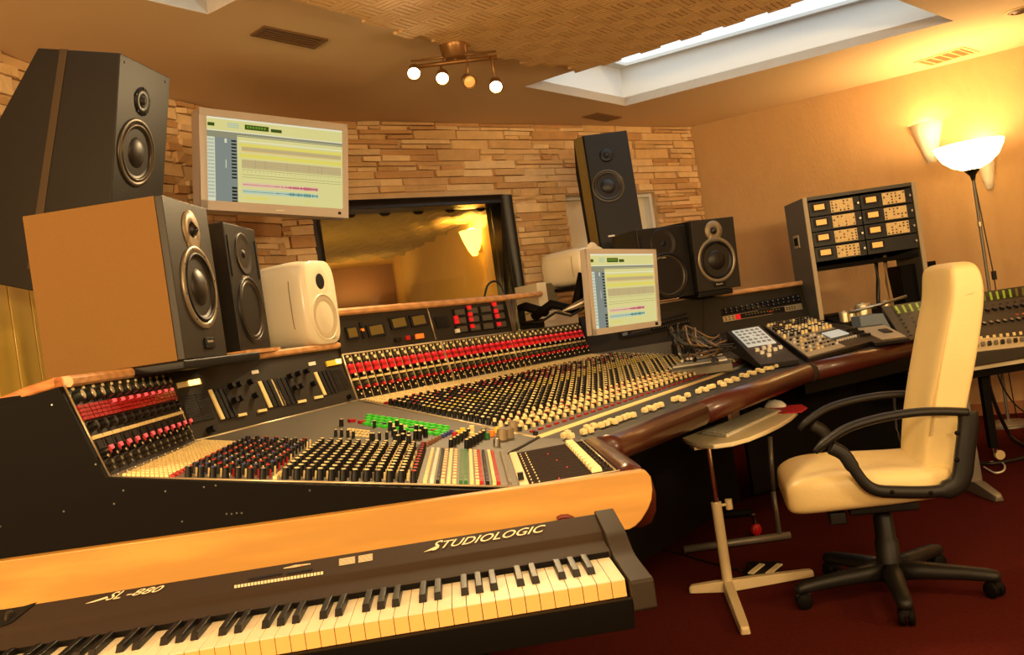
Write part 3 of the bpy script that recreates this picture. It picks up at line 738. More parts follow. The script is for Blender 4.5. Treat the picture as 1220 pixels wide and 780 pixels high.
for x, y, m in ((546, 520, M['yellow']), (551, 517, M['yellow']), (542, 522, M['redk']), (562, 514, M['cream']), (562, 522, M['cream']), (567, 524, M['yellow']), (580, 523, M['dgreen']), (586, 520, M['orange']), (592, 516, M['yellow']), (576, 517, M['module'])): wk(x, y, .009, .018, m)
for x, y in ((598, 524), (606, 522), (611, 514)): wk(x, y, .016, .03, M['plate'], M['module'])
wk(592, 531, .01, .02, M['steel'], M['chrome']); wk(638, 521, .008, .018, M['blackk'])
knobs.build('knob', con, kind='stuff'); btns.build('button', con, kind='stuff')
# dark bridge of the near wing: speaker grilles, slot groups, knobs
def slots(x0, y0, x1, y1, x2, y2, x3, y3, n):
    det = MB()
    pBB.pxbox(det, x0, y0, x1, y1, x2, y2, x3, y3, .002, M['consoled'])
    for k in range(n):
        t0 = (k + .2) / n; t1 = (k + .75) / n; L_ = lambda a_, b_, t_: a_ + (b_ - a_) * t_
        for s0, s1 in ((.02, .48), (.54, .98)):
            q = []
            for (s_, t_) in ((s0, t0), (s1, t0), (s1, t1), (s0, t1)):
                xa, ya = L_(x0, x3, t_), L_(y0, y3, t_); xb, yb_ = L_(x1, x2, t_), L_(y1, y2, t_)
                q += [L_(xa, xb, s_), L_(ya, yb_, s_)]
            pBB.pxbox(det, *q, .0035, M['rubber'], .001)
    det.build('speaker_grille', con)
slots(213, 472, 246, 466, 256, 498, 226, 505, 12)
slots(392, 441, 405, 439, 418, 463, 403, 467, 12)
def bbox(x, y, w, m, h=.004, dx=15, dy=35):
    det = MB()
    pBB.pxbox(det, x, y, x + w, y - w * .18, x + w + dx, y - w * .18 + dy, x + dx, y + dy, h, m); det.build('meter_strip', con)
for (x, y, dx, dy, ms) in ((247, 465, 16, 35, [M['cream'], M['rubber'], M['rubber'], M['rubber']]), (306, 455, 14, 31, [M['cream'], M['rubber'], M['rubber'], M['rubber']]), (322, 452.5, 14, 31, [M['cream'], M['rubber'], M['rubber'], M['rubber']]), (373, 444, 12, 27, [M['cream'], M['rubber'], M['rubber'], M['rubber']])):
    for k, m in enumerate(ms): bbox(x + k * (5.6 if x < 360 else 4.6), y - k * .9, 3.9 if x < 360 else 3.2, m, .005, dx, dy)
def bk(x, y, r, h, m, top=None, name='knob'):
    o = pBB.hit(x, y); b_ = MB(); b_.lathe([(r, 0), (r * .9, h)], o, pBB.n, 12, m)
    if top: b_.lathe([(r * .8, h), (r * .7, h + .002)], o, pBB.n, 12, top)
    b_.build('knob', con)
for x, y in ((273, 461), (282, 459), (296, 456), (277, 478), (284, 476), (302, 472), (343, 449), (353, 446), (363, 443), (349, 463), (356, 461), (371, 458)): bk(x, y, .0095, .02, M['blackk'])
bk(249, 513, .011, .024, M['blackk']); bk(414, 473.5, .009, .02, M['blackk'])
for x, y in ((287, 494), (311, 489), (358, 478), (378, 473)): det = MB(); pBB.pxbox(det, x - 5, y, x + 5, y - 2, x + 6, y + 1, x - 4, y + 3, .006, M['cream']); det.build('button', con)
for x, y, w in ((303, 443, 8), (371, 433, 8)): det = MB(); pBB.pxbox(det, x - w / 2, y - 1, x + w / 2, y - 2.5, x + w / 2 + 1, y + 1.5, x - w / 2 + 1, y + 3, .002, M['whitep']); det.build('label_plate', con)
for q_, m_, q2 in (((209, 457, 237, 452, 239, 458, 211, 463), M['cream'], (222, 454.5, 235, 452, 236.5, 458, 224, 460.5)), ((387, 431, 404, 428, 405, 434, 389, 437), M['yellow'], (398, 429, 404, 428, 405, 433, 399.5, 434))):
    det = MB(); pBB.pxbox(det, *q_, .006, m_); d1 = det.build('lamp_strip', con); det = MB(); pBB.pxbox(det, *q2, .008, M['amber'], .0062); det.build('lit_lamp', d1)
# upper bridge of the main wing: meters and matrix
def meter(x0, y0, x1, y1, face, name='vu_meter', sk=4):
    m_ = MB(); w = x1 - x0; dy = -w * .13; h_ = y1 - y0
    pCu.pxbox(m_, x0, y0, x1, y0 + dy, x1 + sk, y1 + dy, x0 + sk, y1, .006, M['rubber'])
    e = .14
    pCu.pxbox(m_, x0 + w * e + sk * e, y0 + h_ * e, x1 - w * e + sk * e, y0 + dy + h_ * e, x1 - w * e + sk * (1 - e), y1 + dy - h_ * e, x0 + w * e + sk * (1 - e), y1 - h_ * e, .0068, face, .005)
    m_.build(name, con)
meter(410, 390, 424, 405, M['vu']); meter(435, 387.5, 456, 402, M['vu']); meter(462, 379, 483, 393, M['vu']); meter(486, 376, 506, 390, M['vu']); meter(516.5, 378.5, 532, 391.5, M['rubber'])
def mbx(x0, y0, x1, y1, m, h=.006, sk=3, h0=0, nm='button'):
    mx = MB(); w = x1 - x0; pCu.pxbox(mx, x0, y0, x1, y0 - w * .13, x1 + sk, y1 - w * .13, x0 + sk, y1, h, m, h0); mx.build(nm, con)
mbx(427, 384, 430.5, 403, M['rubber'], .006, 5); mbx(429, 392, 432, 395, M['orange'], .008, 1)
mbx(469, 403, 477, 407.5, M['blackk'], .008, 1); mbx(482, 400.5, 487, 405.5, M['redk'], .008, 1); mbx(487.5, 400.5, 492, 404.5, M['blackk'], .008, 1); mbx(494, 398.5, 503, 404, M['orange'], .008, 1)
for cx0 in (538.5, 554, 569.5, 585): 
    for r0 in range(3):
        dx = r0 * 1.6; y0 = 368.5 + r0 * 10.0 - (cx0 - 540) * .12
        mbx(cx0 + dx, y0, cx0 + 14.5 + dx, y0 + 9, M['rubber'], .006, 1.6, 0, 'display_frame'); mbx(cx0 + 1.6 + dx, y0 + 1.2, cx0 + 12.8 + dx, y0 + 7.6, M['console'], .0075, 1.4, .0062, 'display')
for x, y in ((539, 377), (540, 382), (554.5, 365), (556, 373), (557, 379), (558.5, 387), (584.5, 361), (586.5, 369), (588, 375), (590, 384.5)): mbx(x, y, x + 4.4, y + 4.5, M['redlit'], .011, 1, .004)
mbx(541.5, 392.5, 545.5, 397, M['whitep'], .01, 1)
for k in range(5): mx = MB(); mx.tube([pCu.hit(603 + k * 2.6, 357 - k * .3, .02), pCu.hit(607 + k * 1.5, 376, .018), pCu.hit(611.5 + k * .6, 396, .01)], .004, 5, M['cablegrey']); mx.build('wire', con)
# ------------------------------------------------------------------ rack gear let into the right bridges
def gear(P_, px, label, base, rows):
    P = [P_.hit(x, y) for x, y in px]; t = thing('rack_unit', label, 'rack unit', P[3]); mb = MB()
    mb.box8([p - P_.n * .0 for p in P] + [p + P_.n * .006 for p in P], base); mb.build('faceplate', t)
    pn = Pan(P[0], P[1], P[2], P[3]); c = MB()
    for fn in rows: fn(pn, c)
    c.build('controls', t)
def krow(v, n, r, m, top, u0=.04, u1=.96): 
    def f(pn, c):
        for i in range(n): c.lathe([(r, 0), (r * .8, .012)], pn.p(u0 + (u1 - u0) * i / (n - 1), v, .006), pn.n, 8, m); c.lathe([(r * .6, .012), (r * .4, .0135)], pn.p(u0 + (u1 - u0) * i / (n - 1), v, .006), pn.n, 8, top)
    return f
def rect(u0, u1, v0, v1, m, h=.008): return lambda pn, c: pn.plate(c, u0, u1, v0, v1, .006, h, m)
def dots(v, n, m, u0, u1, w=.006): 
    def f(pn, c):
        for i in range(n): pn.block(c, u0 + (u1 - u0) * i / max(1, n - 1), v, w, w * .8, .009, m, .006)
    return f
gear(pD, [(737.5, 395.5), (817, 372.5), (823, 388), (739, 404)], 'black rack unit with small knobs let into the dark panel behind the desk screen', M['rubber'],
     [krow(.3, 16, .005, M['blackk'], M['steel'], .45), krow(.7, 16, .005, M['blackk'], M['steel'], .45), rect(.03, .1, .3, .7, M['bluegrey']), rect(.16, .3, .3, .55, M['consoled']), dots(.6, 12, M['steel'], .14, .42, .004)])
gear(pE, [(858, 368.5), (952, 350.5), (954, 360.5), (860, 376.5)], 'black rack unit with two rows of knobs above the red lit unit', M['rubber'],
     [krow(.3, 15, .007, M['blackk'], M['bluegrey']), krow(.72, 15, .006, M['blackk'], M['steel'])])
gear(pE, [(860.3, 377.5), (954.2, 361.5), (955.7, 368.5), (862, 384)], 'rack unit with silver ends and a red light under the row of black knobs', M['alu'],
     [rect(.21, .77, .08, .92, M['rubber']), rect(.15, .21, .08, .92, M['redlit']), dots(.4, 12, M['yellow'], .28, .7, .004), dots(.55, 2, M['redlit'], .57, .6), dots(.3, 3, M['black'], .03, .12), dots(.7, 3, M['black'], .03, .12), dots(.35, 4, M['black'], .8, .9), dots(.65, 4, M['black'], .8, .9)])
# ------------------------------------------------------------------ loudspeakers
def fr_(A, B, tilt=0):
    """local frame of a box seen from its front: A, B bottom corners left and right; local x right, y backwards, z up"""
    X = B - A; w = X.length; X = U(V((X.x, X.y, 0))); Y = V((-X.y, X.x, 0)); Z = V((0, 0, 1)); O = (A + B) / 2
    Y2 = Y * cos(tilt) + Z * sin(tilt); Z2 = Z * cos(tilt) - Y * sin(tilt)
    return (lambda x, y, z: O + X * x + Y2 * y + Z2 * z), X, Y2, Z2, w
def driver(name, par, T, ax, x, z, r, parts, n=32):
    o = T(x, 0, z); mb = MB()
    for m, prof in parts: mb.lathe([(r * a_, h) for a_, h in prof], o, ax, n, m, cap=False)
    return mb.build(name, par)
def cabinet(par, T, w, h, d, m, bev, front=None, fm=None, th=.018):
    mb = MB(); y0 = th if front else 0
    mb.box8([T(-w / 2, y0, 0), T(w / 2, y0, 0), T(w / 2, d, 0), T(-w / 2, d, 0), T(-w / 2, y0, h), T(w / 2, y0, h), T(w / 2, d, h), T(-w / 2, d, h)], m)
    mb.build('cabinet', par, bevel=bev)
    if front:
        mb = MB(); mb.box8([T(-w / 2, 0, 0), T(w / 2, 0, 0), T(w / 2, y0 - .0004, 0), T(-w / 2, y0 - .0004, 0), T(-w / 2, 0, h), T(w / 2, 0, h), T(w / 2, y0 - .0004, h), T(-w / 2, y0 - .0004, h)], fm)
        mb.build('baffle', par, bevel=.003)
def woofer_parts(ring, cone, surround=None):
    s_ = surround or M['rubber']
    return [(ring, [(1, 0), (1, .004), (.98, .006), (.87, .006), (.85, .002)]), (s_, [(.85, .002), (.82, .008), (.77, .008), (.74, .002)]), (cone, [(.74, .003), (.6, -.004), (.5, -.009)]), (cone, [(.5, -.009), (.46, -.001), (.38, .006), (.26, .0115), (.13, .0145), (.001, .015)])]
def screws(par, T, ax, pts, r=.004):
    mb = MB()
    for x, z in pts: mb.lathe([(r, 0), (r, .002), (r * .5, .002)], T(x, 0, z), ax, 8, M['steel'])
    mb.build('screw', par, kind='stuff')
# chipboard boxed monitor
A = ay(221, 428, 2.25); B = ay(271, 422.5, 2.53); B.z = A.z
T, X, Y, Z, w = fr_(A, B); h = ay(190, 232, 2.25).z - A.z; dep = (ay(221, 428, 2.25) - ay(50, 455, 2.25)).length
t = thing('studio_monitor', 'large studio monitor in a raw chipboard box with dark baffle and grey ringed woofer', 'loudspeaker', T(0, dep / 2, 0), 'loudspeakers on the left side of the desk')
cabinet(t, T, w, h, dep, M['chip'], .001, True, M['charcoal'], .02)
driver('woofer', t, T, -Y, .01, h * .45, .108, woofer_parts(M['ring'], M['cone']), 40)
mb = MB(); o = T(.01, 0, h * .82); mb.lathe([(.052, 0), (.052, .003), (.02, .004), (.018, .002)], o, -Y, 32, M['plate']); mb.lathe([(.036, 0), (.036, .003), (.018, .004)], T(.01, 0, h * .74), -Y, 24, M['plate']); tp = mb.build('tweeter_plate', t)
driver('dome', tp, T, -Y, .01, h * .82, .02, [(M['rubber'], [(1, .004), (.9, .007)]), (M['cone'], [(.8, .005), (.6, .011), (.3, .014), (.001, .015)])], 20)
mb = MB()
for k in range(3):
    a_ = pi / 2 + k * 2 * pi / 3; c_ = T(.01, 0, h * .82); mb.tube([c_ + (X * cos(a_) + Z * sin(a_)) * .022 - Y * .004, c_ - Y * .019], .0022, 5, M['rubber'])
mb.build('phase_guard', tp)
mb = MB(); mb.box(T(.02, -.003, h * .09), X * .03, Y * .003, Z * .014, M['rubber']); mb.build('badge', t, bevel=.002)
text('dynaudio', 'badge_lettering', t, T(-.004, -.0065, h * .093), X, Z, .011, M['print_'])
tt = MB(); 
for k in range(8): 
    a_ = k * pi / 4 + .2; tt.lathe([(.003, 0), (.003, .001)], T(.01 + .1 * cos(a_), -.0055, h * .45 + .1 * sin(a_)), -Y, 6, M['rubber'])
tt.build('screw', t, kind='stuff')
# foam pad below it
mb = MB(); q = [ay(95, 455, 2.26), ay(300, 423, 2.6)]; q0, q1 = V((q[0].x, q[0].y, A.z - .022)), V((q[1].x - .0, q[1].y, A.z - .022))
mb.box8([T(-w / 2 - .01, .0, -.024), T(w / 2 + .12, -.05, -.024), T(w / 2 + .12, dep * .6, -.024), T(-w / 2 - .01, dep * .95, -.024), T(-w / 2 - .01, .0, -.001), T(w / 2 + .12, -.05, -.001), T(w / 2 + .12, dep * .6, -.001), T(-w / 2 - .01, dep * .95, -.001)], M['rubber'])
mb.build('foam_pad', bevel=.006, label='thin black foam pad under the chipboard loudspeaker', category='foam pad')
# black horn monitor left
def horn_speaker(A, B, htop, dep, label, group):
    T, X, Y, Z, w = fr_(A, B); h = htop - A.z
    t = thing('horn_monitor', label, 'loudspeaker', T(0, dep / 2, 0), group)
    cabinet(t, T, w, h, dep, M['satin'], .004)
    driver('woofer', t, T, -Y, 0, h * .32, w * .40, [(M['satin'], [(1, 0), (.98, .005), (.9, .006), (.88, .001)]), (M['darkring'], [(.88, .001), (.84, .007), (.78, .001)]), (M['cone'], [(.78, .001), (.5, -.014), (.3, -.02)]), (M['cone'], [(.3, -.02), (.2, -.006), (.001, .0)])], 36)
    driver('tweeter_horn', t, T, -Y, .0, h * .77, w * .26, [(M['satin'], [(1, 0), (.97, .004), (.9, .003)]), (M['cone'], [(.9, .003), (.5, -.002), (.25, -.004)]), (M['rubber'], [(.25, -.004), (.15, .004), (.001, .005)])], 28)
    for s_ in (-1, 1):
        mb = MB(); mb.box(T(s_ * w * .44, -.001, h * .74), X * w * .022, Y * .002, Z * h * .16, M['rubber']); mb.build('port_slot', t)
    text('GENELEC', 'badge_lettering', t, T(-w * .18, -.004, h * .565), X, Z, .014, M['print_'])
    return T, X, Y, Z, w, h, t
A = ay(288, 417.5, 2.76); B = ay(323, 412, 3.02); B.z = A.z
T, X, Y, Z, w, h, t = horn_speaker(A, B, ay(278, 262, 2.76).z, .24, 'black studio monitor with horn tweeter and side slots between the chipboard and the cream loudspeakers', 'loudspeakers on the left side of the desk')
mb = MB(); mb.box8([T(-w / 2 - .02, -.02, -.012), T(w / 2 + .03, -.02, -.012), T(w / 2 + .03, .2, -.012), T(-w / 2 - .02, .2, -.012), T(-w / 2 - .02, -.02, -.001), T(w / 2 + .03, -.02, -.001), T(w / 2 + .03, .2, -.001), T(-w / 2 - .02, .2, -.001)], M['rail'])
mb.build('wooden_board', label='thin wooden board under the black horn monitor on the left', category='board')
# cream rounded monitors
def cream_speaker(A, B, htop, dep, label, group):
    T, X, Y, Z, w = fr_(A, B); h = htop - A.z
    t = thing('cream_monitor', label, 'loudspeaker', T(0, dep / 2, 0), group)
    mb = MB(); rings = []
    def ring(y, sw, sh, e=3.6, n=40):
        r = []
        for k in range(n):
            a_ = 2 * pi * k / n; c_, s_ = cos(a_), sin(a_)
            r.append(T(sw / 2 * abs(c_) ** (2 / e) * (1 if c_ >= 0 else -1), y, h / 2 + sh / 2 * abs(s_) ** (2 / e) * (1 if s_ >= 0 else -1)))
        return r
    for y, k in ((.0, .80), (.003, .88), (.02, .955), (.05, .99), (.09, 1), (dep - .06, .98), (dep - .02, .94), (dep, .86)): rings.append(ring(y, w * k, h * (k * .35 + .65) if k < .9 else h * k, 4.2))
    mb.loft(rings, M['creamplast']); mb.build('cabinet', t)
    driver('woofer', t, T, -Y, 0, h * .33, w * .36, [(M['creamplast'], [(1, -.001), (.98, .004), (.95, .004), (.94, 0)]), (M['creamgrille'], [(.94, .001), (.8, .003), (.5, -.004), (.3, -.008), (.001, -.010)])], 32)
    driver('tweeter', t, T, -Y, 0, h * .74, w * .11, [(M['creamplast'], [(2.4, -.001), (1.6, .002), (1.1, .0)]), (M['rubber'], [(1.1, .001), (.8, .002), (.001, .001)])], 20)
    mb = MB()
    mb.box(T(0, dep / 2, -.009), X * w * .42, Y * dep * .4, Z * .008, M['rubber']); mb.build('table_stand', t, bevel=.004)
    text('GENELEC', 'badge_lettering', t, T(w * .05, -.001, h * .07), X, Z, .012, M['plate'])
    mb = MB(); mb.loft([ring(.055, w * 1.004, h * 1.0), ring(.058, w * 1.004, h * 1.0)], M['plate'], cap=False); mb.build('shell_joint', t)
    return T, X, Y, Z, w, h, t
A = ay(371, 414.5, 3.2); B = ay(412, 409, 3.42); B.z = A.z
cream_speaker(A, B, ay(371, 305, 3.2).z, .24, 'cream rounded studio monitor beside the black horn monitor on the left', 'loudspeakers on the left side of the desk')
CAM_SCALE[0] = 1.0
# big black main loudspeakers
def poly_prism(px, Yref, n_plane, P, depthvec, m, name, par, bev=.004):
    pts = [hit(x, y, P, n_plane) for x, y in px]; mb = MB(); mb.prism(pts, depthvec, m); return mb.build(name, par, bevel=bev)
FT = ay(143, 63, 3.25); FR_ = ay(203, 93.5, 3.6); wv = FR_ - FT; FRz = V((wv.x, wv.y, 0)); 
FB = ay(125, 248, 3.25 - .02)
Xf = U(FRz); Zf = U(FT - FB); Zf = U(Zf - Xf * Zf.dot(Xf)); Yf = Zf.cross(Xf); Wf = FRz.length
if Yf.x > 0: Yf = -Yf
hF = (FT - FB).length * 1.55
def TL(x, y, z): return FT + Xf * (x + Wf / 2) + Yf * y - Zf * (hF - z)      # local, z up from bottom
mm = thing('main_monitor', 'huge black main loudspeaker with chamfered back standing high at the far left', 'loudspeaker', TL(0, .4, 0), 'pair of tall black main loudspeakers')
sideN = Xf
pts = [hit(x, y, FT, sideN) for x, y in ((143, 63), (45, 57), (-10, 158), (-30, 335), (0, 339), (36, 346))] + [TL(-Wf / 2, 0, 0)]
pts[0] = FT.copy()
mb = MB(); mb.prism(pts, Xf * Wf, M['blackash']); mb.build('cabinet', mm, bevel=.004)
mb = MB(); s0 = [hit(x, y, FT, sideN) for x, y in ((72, 58.3), (81, 58.9), (58, 215), (44, 320), (33, 320), (49, 215))]
mb.prism([p - Xf * .003 for p in s0], Xf * .0032, mat('dark bronze trim', (62, 46, 26), .45, metal=.2)); mb.build('side_trim', mm)
nF = -Yf
wc = hit(162.5, 182, FT, Yf); tcx = hit(169.5, 121, FT, Yf); rW = (hit(162.5, 141, FT, Yf) - hit(162.5, 223, FT, Yf)).length / 2
def drv(name, par, o, ax, r, parts, n=36):
    mb = MB()
    for m, prof in parts: mb.lathe([(r * a_, h_) for a_, h_ in prof], o, ax, n, m, cap=False)
    return mb.build(name, par)
drv('woofer', mm, wc, nF, rW, woofer_parts(M['darkring'], M['cone'], M['darkring']))
drv('tweeter', mm, tcx, nF, rW * .42, [(M['satin'], [(1, 0), (1, .003), (.5, .004), (.42, .002)]), (M['rubber'], [(.42, .002), (.38, .006), (.3, .003)]), (M['cone'], [(.3, .003), (.2, .009), (.001, .011)])], 28)
mb = MB()
for x, y in ((148.5, 74), (197, 97.5), (133, 219)): mb.lathe([(.005, 0), (.005, .002)], hit(x, y, FT, Yf), nF, 8, M['rubber'])
for k in range(5): a_ = k * 2 * pi / 5 + .3; mb.lathe([(.004, 0), (.004, .002)], tcx + (Xf * cos(a_) + Zf * sin(a_)) * rW * .4 + nF * .003, nF, 6, M['rubber'])
mb.build('screw', mm)
# stand hidden behind the desk
mb = MB(); b0_ = ay(125, 350, 3.75); mb.box((b0_.x, b0_.y, b0_.z / 2), (.14, 0, 0), (0, .14, 0), (0, 0, b0_.z / 2), M['black'])
mb.build('stand', mm)
# right main loudspeaker
YR = 6.35
FT = ay(695.4, 161.5, YR); FR_ = ay(747, 158.5, YR + .03); FB = ay(704, 293.5, YR - .06)
Xf = V((FR_.x - FT.x, FR_.y - FT.y, 0)); Wf = Xf.length; Xf = U(Xf); Zf = U(FT - FB); Zf = U(Zf - Xf * Zf.dot(Xf)); Yf = Zf.cross(Xf)
if Yf.y < 0: Yf = -Yf
hF = (FT - FB).length * 1.12
def TR(x, y, z): return FT + Xf * (x + Wf / 2) + Yf * y - Zf * (hF - z)
mm = thing('main_monitor', 'tall slim black main loudspeaker in front of the stone wall right of the booth window', 'loudspeaker', TR(0, .2, 0), 'pair of tall black main loudspeakers')
c1 = FT - Xf * .085 + Yf * .05; 
mb = MB(); hh = hF
prof = lambda z, k=0: [TR(-Wf / 2, 0, z), TR(Wf / 2, 0, z), TR(Wf / 2, .42, z), TR(-Wf / 2 + .02, .42, z), TR(-Wf / 2 - .075 - k, .07, z)]
mb.loft([prof(0), prof(hh * .55, .004), prof(hh * .72, .006), prof(hh, -.015)], M['blackash'], smooth=False); mb.build('cabinet', mm, bevel=.003)
mb = MB(); a_ = TR(-Wf / 2 - .003, -.001, 0); e_ = U(TR(-Wf / 2 - .075, .07, 0) - TR(-Wf / 2, 0, 0)); nn = U(e_.cross(Zf)); nn = nn if nn.y < 0 else -nn
mb.box8([a_ + e_ * .012, a_ + e_ * .075, a_ + e_ * .075 + nn * .004, a_ + e_ * .012 + nn * .009] + [p + Zf * hh * .99 for p in (a_ + e_ * .012, a_ + e_ * .075, a_ + e_ * .075 + nn * .009, a_ + e_ * .012 + nn * .009)], M['bronze']); mb.build('side_trim', mm)
wc = hit(724.5, 221.5, FT, Yf); tcx = hit(722.5, 185, FT, Yf); rW = 20 / F * YR
drv('woofer', mm, wc, -Yf, rW, woofer_parts(M['darkring'], M['cone'], M['darkring']))
drv('tweeter', mm, tcx, -Yf, rW * .42, [(M['satin'], [(1, 0), (1, .003), (.5, .004), (.42, .002)]), (M['rubber'], [(.42, .002), (.38, .006), (.3, .003)]), (M['cone'], [(.3, .003), (.2, .009), (.001, .011)])], 28)
mb = MB(); mb.box(hit(728.5, 281, FT, Yf) - Yf * .002, Xf * .022, Yf * .002, Zf * .005, M['steel']); mb.build('badge', mm)
mb = MB(); b0_ = TR(0, .2, 0); mb.abox(b0_.x - .14, b0_.x + .14, b0_.y - .12, b0_.y + .14, 0, b0_.z - .03, M['black']); mb.build('stand', mm)
CAM_SCALE[0] = 1.2
# right side pair on the desk
A = ay(783, 355, 4.75); B = ay(829, 349, 4.85); A.z = B.z = 1.19
T, X, Y, Z, w = fr_(A, B)
T, X, Y, Z, w, h, t = horn_speaker(ay(770, 359, 4.78).xy.to_3d() + V((0, 0, 1.2)), ay(829, 350, 4.9).xy.to_3d() + V((0, 0, 1.2)), ay(768, 272, 4.78).z, .26, 'black horn monitor half hidden behind the desk screen on the right', 'loudspeakers on the right side of the desk')
A = ay(832.5, 349, 4.86); B = ay(883.5, 344.5, 4.96); A.z = B.z = ay(832.5, 349, 4.86).z + .004
T, X, Y, Z, w = fr_(A, B, radians(3)); h = ay(819, 264, 4.86).z - A.z + .0
t = thing('studio_monitor', 'dark two way studio monitor with silver ringed woofer at the right end of the loudspeakers', 'loudspeaker', T(0, .15, 0), 'loudspeakers on the right side of the desk')
cabinet(t, T, w, h, .30, M['blackash'], .002, True, M['charcoal'], .02)
driver('woofer', t, T, -Y, .0, h * .42, w * .44, woofer_parts(M['ring'], M['cone']), 36)
mb = MB(); o = T(0, 0, h * .83); mb.lathe([(w * .2, 0), (w * .2, .003), (w * .08, .004), (w * .07, .002)], o, -Y, 28, M['plate']); mb.lathe([(w * .14, 0), (w * .14, .003), (w * .07, .004)], T(0, 0, h * .75), -Y, 24, M['plate']); tp = mb.build('tweeter_plate', t)
driver('dome', tp, T, -Y, 0, h * .83, w * .08, [(M['rubber'], [(1, .004), (.9, .008)]), (M['cone'], [(.8, .005), (.5, .012), (.001, .015)])], 20)
mb = MB(); mb.box(T(0, -.003, h * .075), X * w * .14, Y * .003, Z * .012, M['rubber']); mb.build('badge', t, bevel=.002)
text('dynaudio', 'badge_lettering', t, T(-w * .1, -.0065, h * .068), X, Z, .012, M['print_'])
mb = MB(); mb.box8([T(-w * .5, .0, -.03), T(w * .3, .0, -.03), T(w * .3, .2, -.03), T(-w * .5, .2, -.03), T(-w * .5, 0, -.001), T(w * .3, .0, -.001), T(w * .3, .2, -.001), T(-w * .5, .2, -.001)], M['rubber'])
mb.build('foam_pad', bevel=.006, label='black foam pad under the silver ringed monitor on the right', category='foam pad')
CAM_SCALE[0] = 1.0
# ------------------------------------------------------------------ session screens
scr = {}
def em(name, c, s=.92):
    return mat('screen ' + name, (5, 5, 5), .25, emit=s, ergb=c, spec=.3)
def session(P_, mb, h):
    def r(u0, u1, v0, v1, nm, c, k=0): P_.plate(mb, u0, u1, v0, v1, h, h + .0002 * (k + 1), em(nm, c))
    r(0, 1, 0, 1, 'pale yellow', (230, 222, 148))
    r(0, 1, 0, .02, 'white', (246, 242, 210), 1); r(0, 1, .02, .15, 'cream bar', (230, 222, 146), 1)
    r(.01, .055, .07, .11, 'dark green', (60, 84, 20), 2); r(.26, .43, .055, .115, 'dark green', (0, 0, 0), 2); r(.445, .525, .075, .115, 'dark green', (0, 0, 0), 2)
    for k in range(7): r(.275 + k * .02, .287 + k * .02, .07, .095, 'leaf green', (120, 160, 50), 3)
    for k in range(3): r(.14, .22, .055 + k * .022, .066 + k * .022, 'pale teal', (170, 200, 180), 2)
    r(0, 1, .155, .165, 'white', (0, 0, 0), 1); r(0, 1, .165, .195, 'mid grey', (150, 148, 120), 1); r(0, 1, .2, .21, 'mid grey', (0, 0, 0), 1)
    r(0, .055, .21, 1, 'list white', (226, 228, 196), 2); r(.055, .205, .19, 1, 'slate', (134, 144, 136), 2); r(.0, .205, .19, .24, 'mid grey', (0, 0, 0), 3)
    for k in range(17): r(.005, .05, .26 + k * .042, .285 + k * .042, 'pale slate', (190, 196, 172), 3)
    for k in range(17): r(.165, .2, .26 + k * .04 if k < 12 else .34 + k * .04, .28 + k * .04 if k < 12 else .365 + k * .04, 'near black', (34, 34, 24), 3)
    r(.12, .135, .25, .3, 'list white', (0, 0, 0), 3); r(.125, .13, .5, .6, 'list white', (0, 0, 0), 3)
    r(.22, 1, .255, .265, 'white', (0, 0, 0), 1)
    r(.22, 1, .29, .325, 'bright yellow', (236, 222, 104), 1); r(.235, .99, .325, .375, 'pale mauve', (204, 184, 128), 1); r(.235, .99, .35, .353, 'mauve', (176, 156, 130), 2)
    r(.235, .99, .375, .385, 'peach', (240, 200, 120), 1); r(.22, 1, .41, .455, 'bright yellow', (0, 0, 0), 1); r(.235, .99, .48, .585, 'pale mauve', (0, 0, 0), 1)
    for v in (.5, .525, .55): r(.235, .99, v, v + .003, 'mauve', (0, 0, 0), 2)
    for u in (.33, .40, .56, .73, .8, .83): r(u, u + .003, .48, .585, 'mauve', (0, 0, 0), 3)
    for v in (.60, .66, .69): r(.235, .99, v, v + .004, 'dim olive', (150, 136, 90), 1)
    for k in range(26): 
        u = .24 + k * .029; r(u, u + .008, .622, .628, 'mauve', (0, 0, 0), 2)
    r(.235, .8, .755, .805, 'pale pink', (238, 200, 170), 1); r(.235, .8, .835, .89, 'pale aqua', (196, 214, 186), 1)
    rnd = random.Random(3)
    for v, nm, c in ((.78, 'magenta', (190, 30, 90)), (.862, 'teal', (40, 130, 120))):
        r(.24, .8, v - .002, v + .002, nm, c, 2)
        for k in range(60):
            u = .24 + .56 * k / 60; a_ = .003 if u < .45 else (.008 * rnd.random() if u < .57 else .014 * rnd.random() + .004)
            if .68 < u < .73: a_ = .018
            r(u, u + .006, v - a_, v + a_, nm, c, 3)
    r(.25, .42, .93, .95, 'bright yellow', (0, 0, 0), 2); r(.7, .73, .94, .96, 'bright yellow', (0, 0, 0), 2)
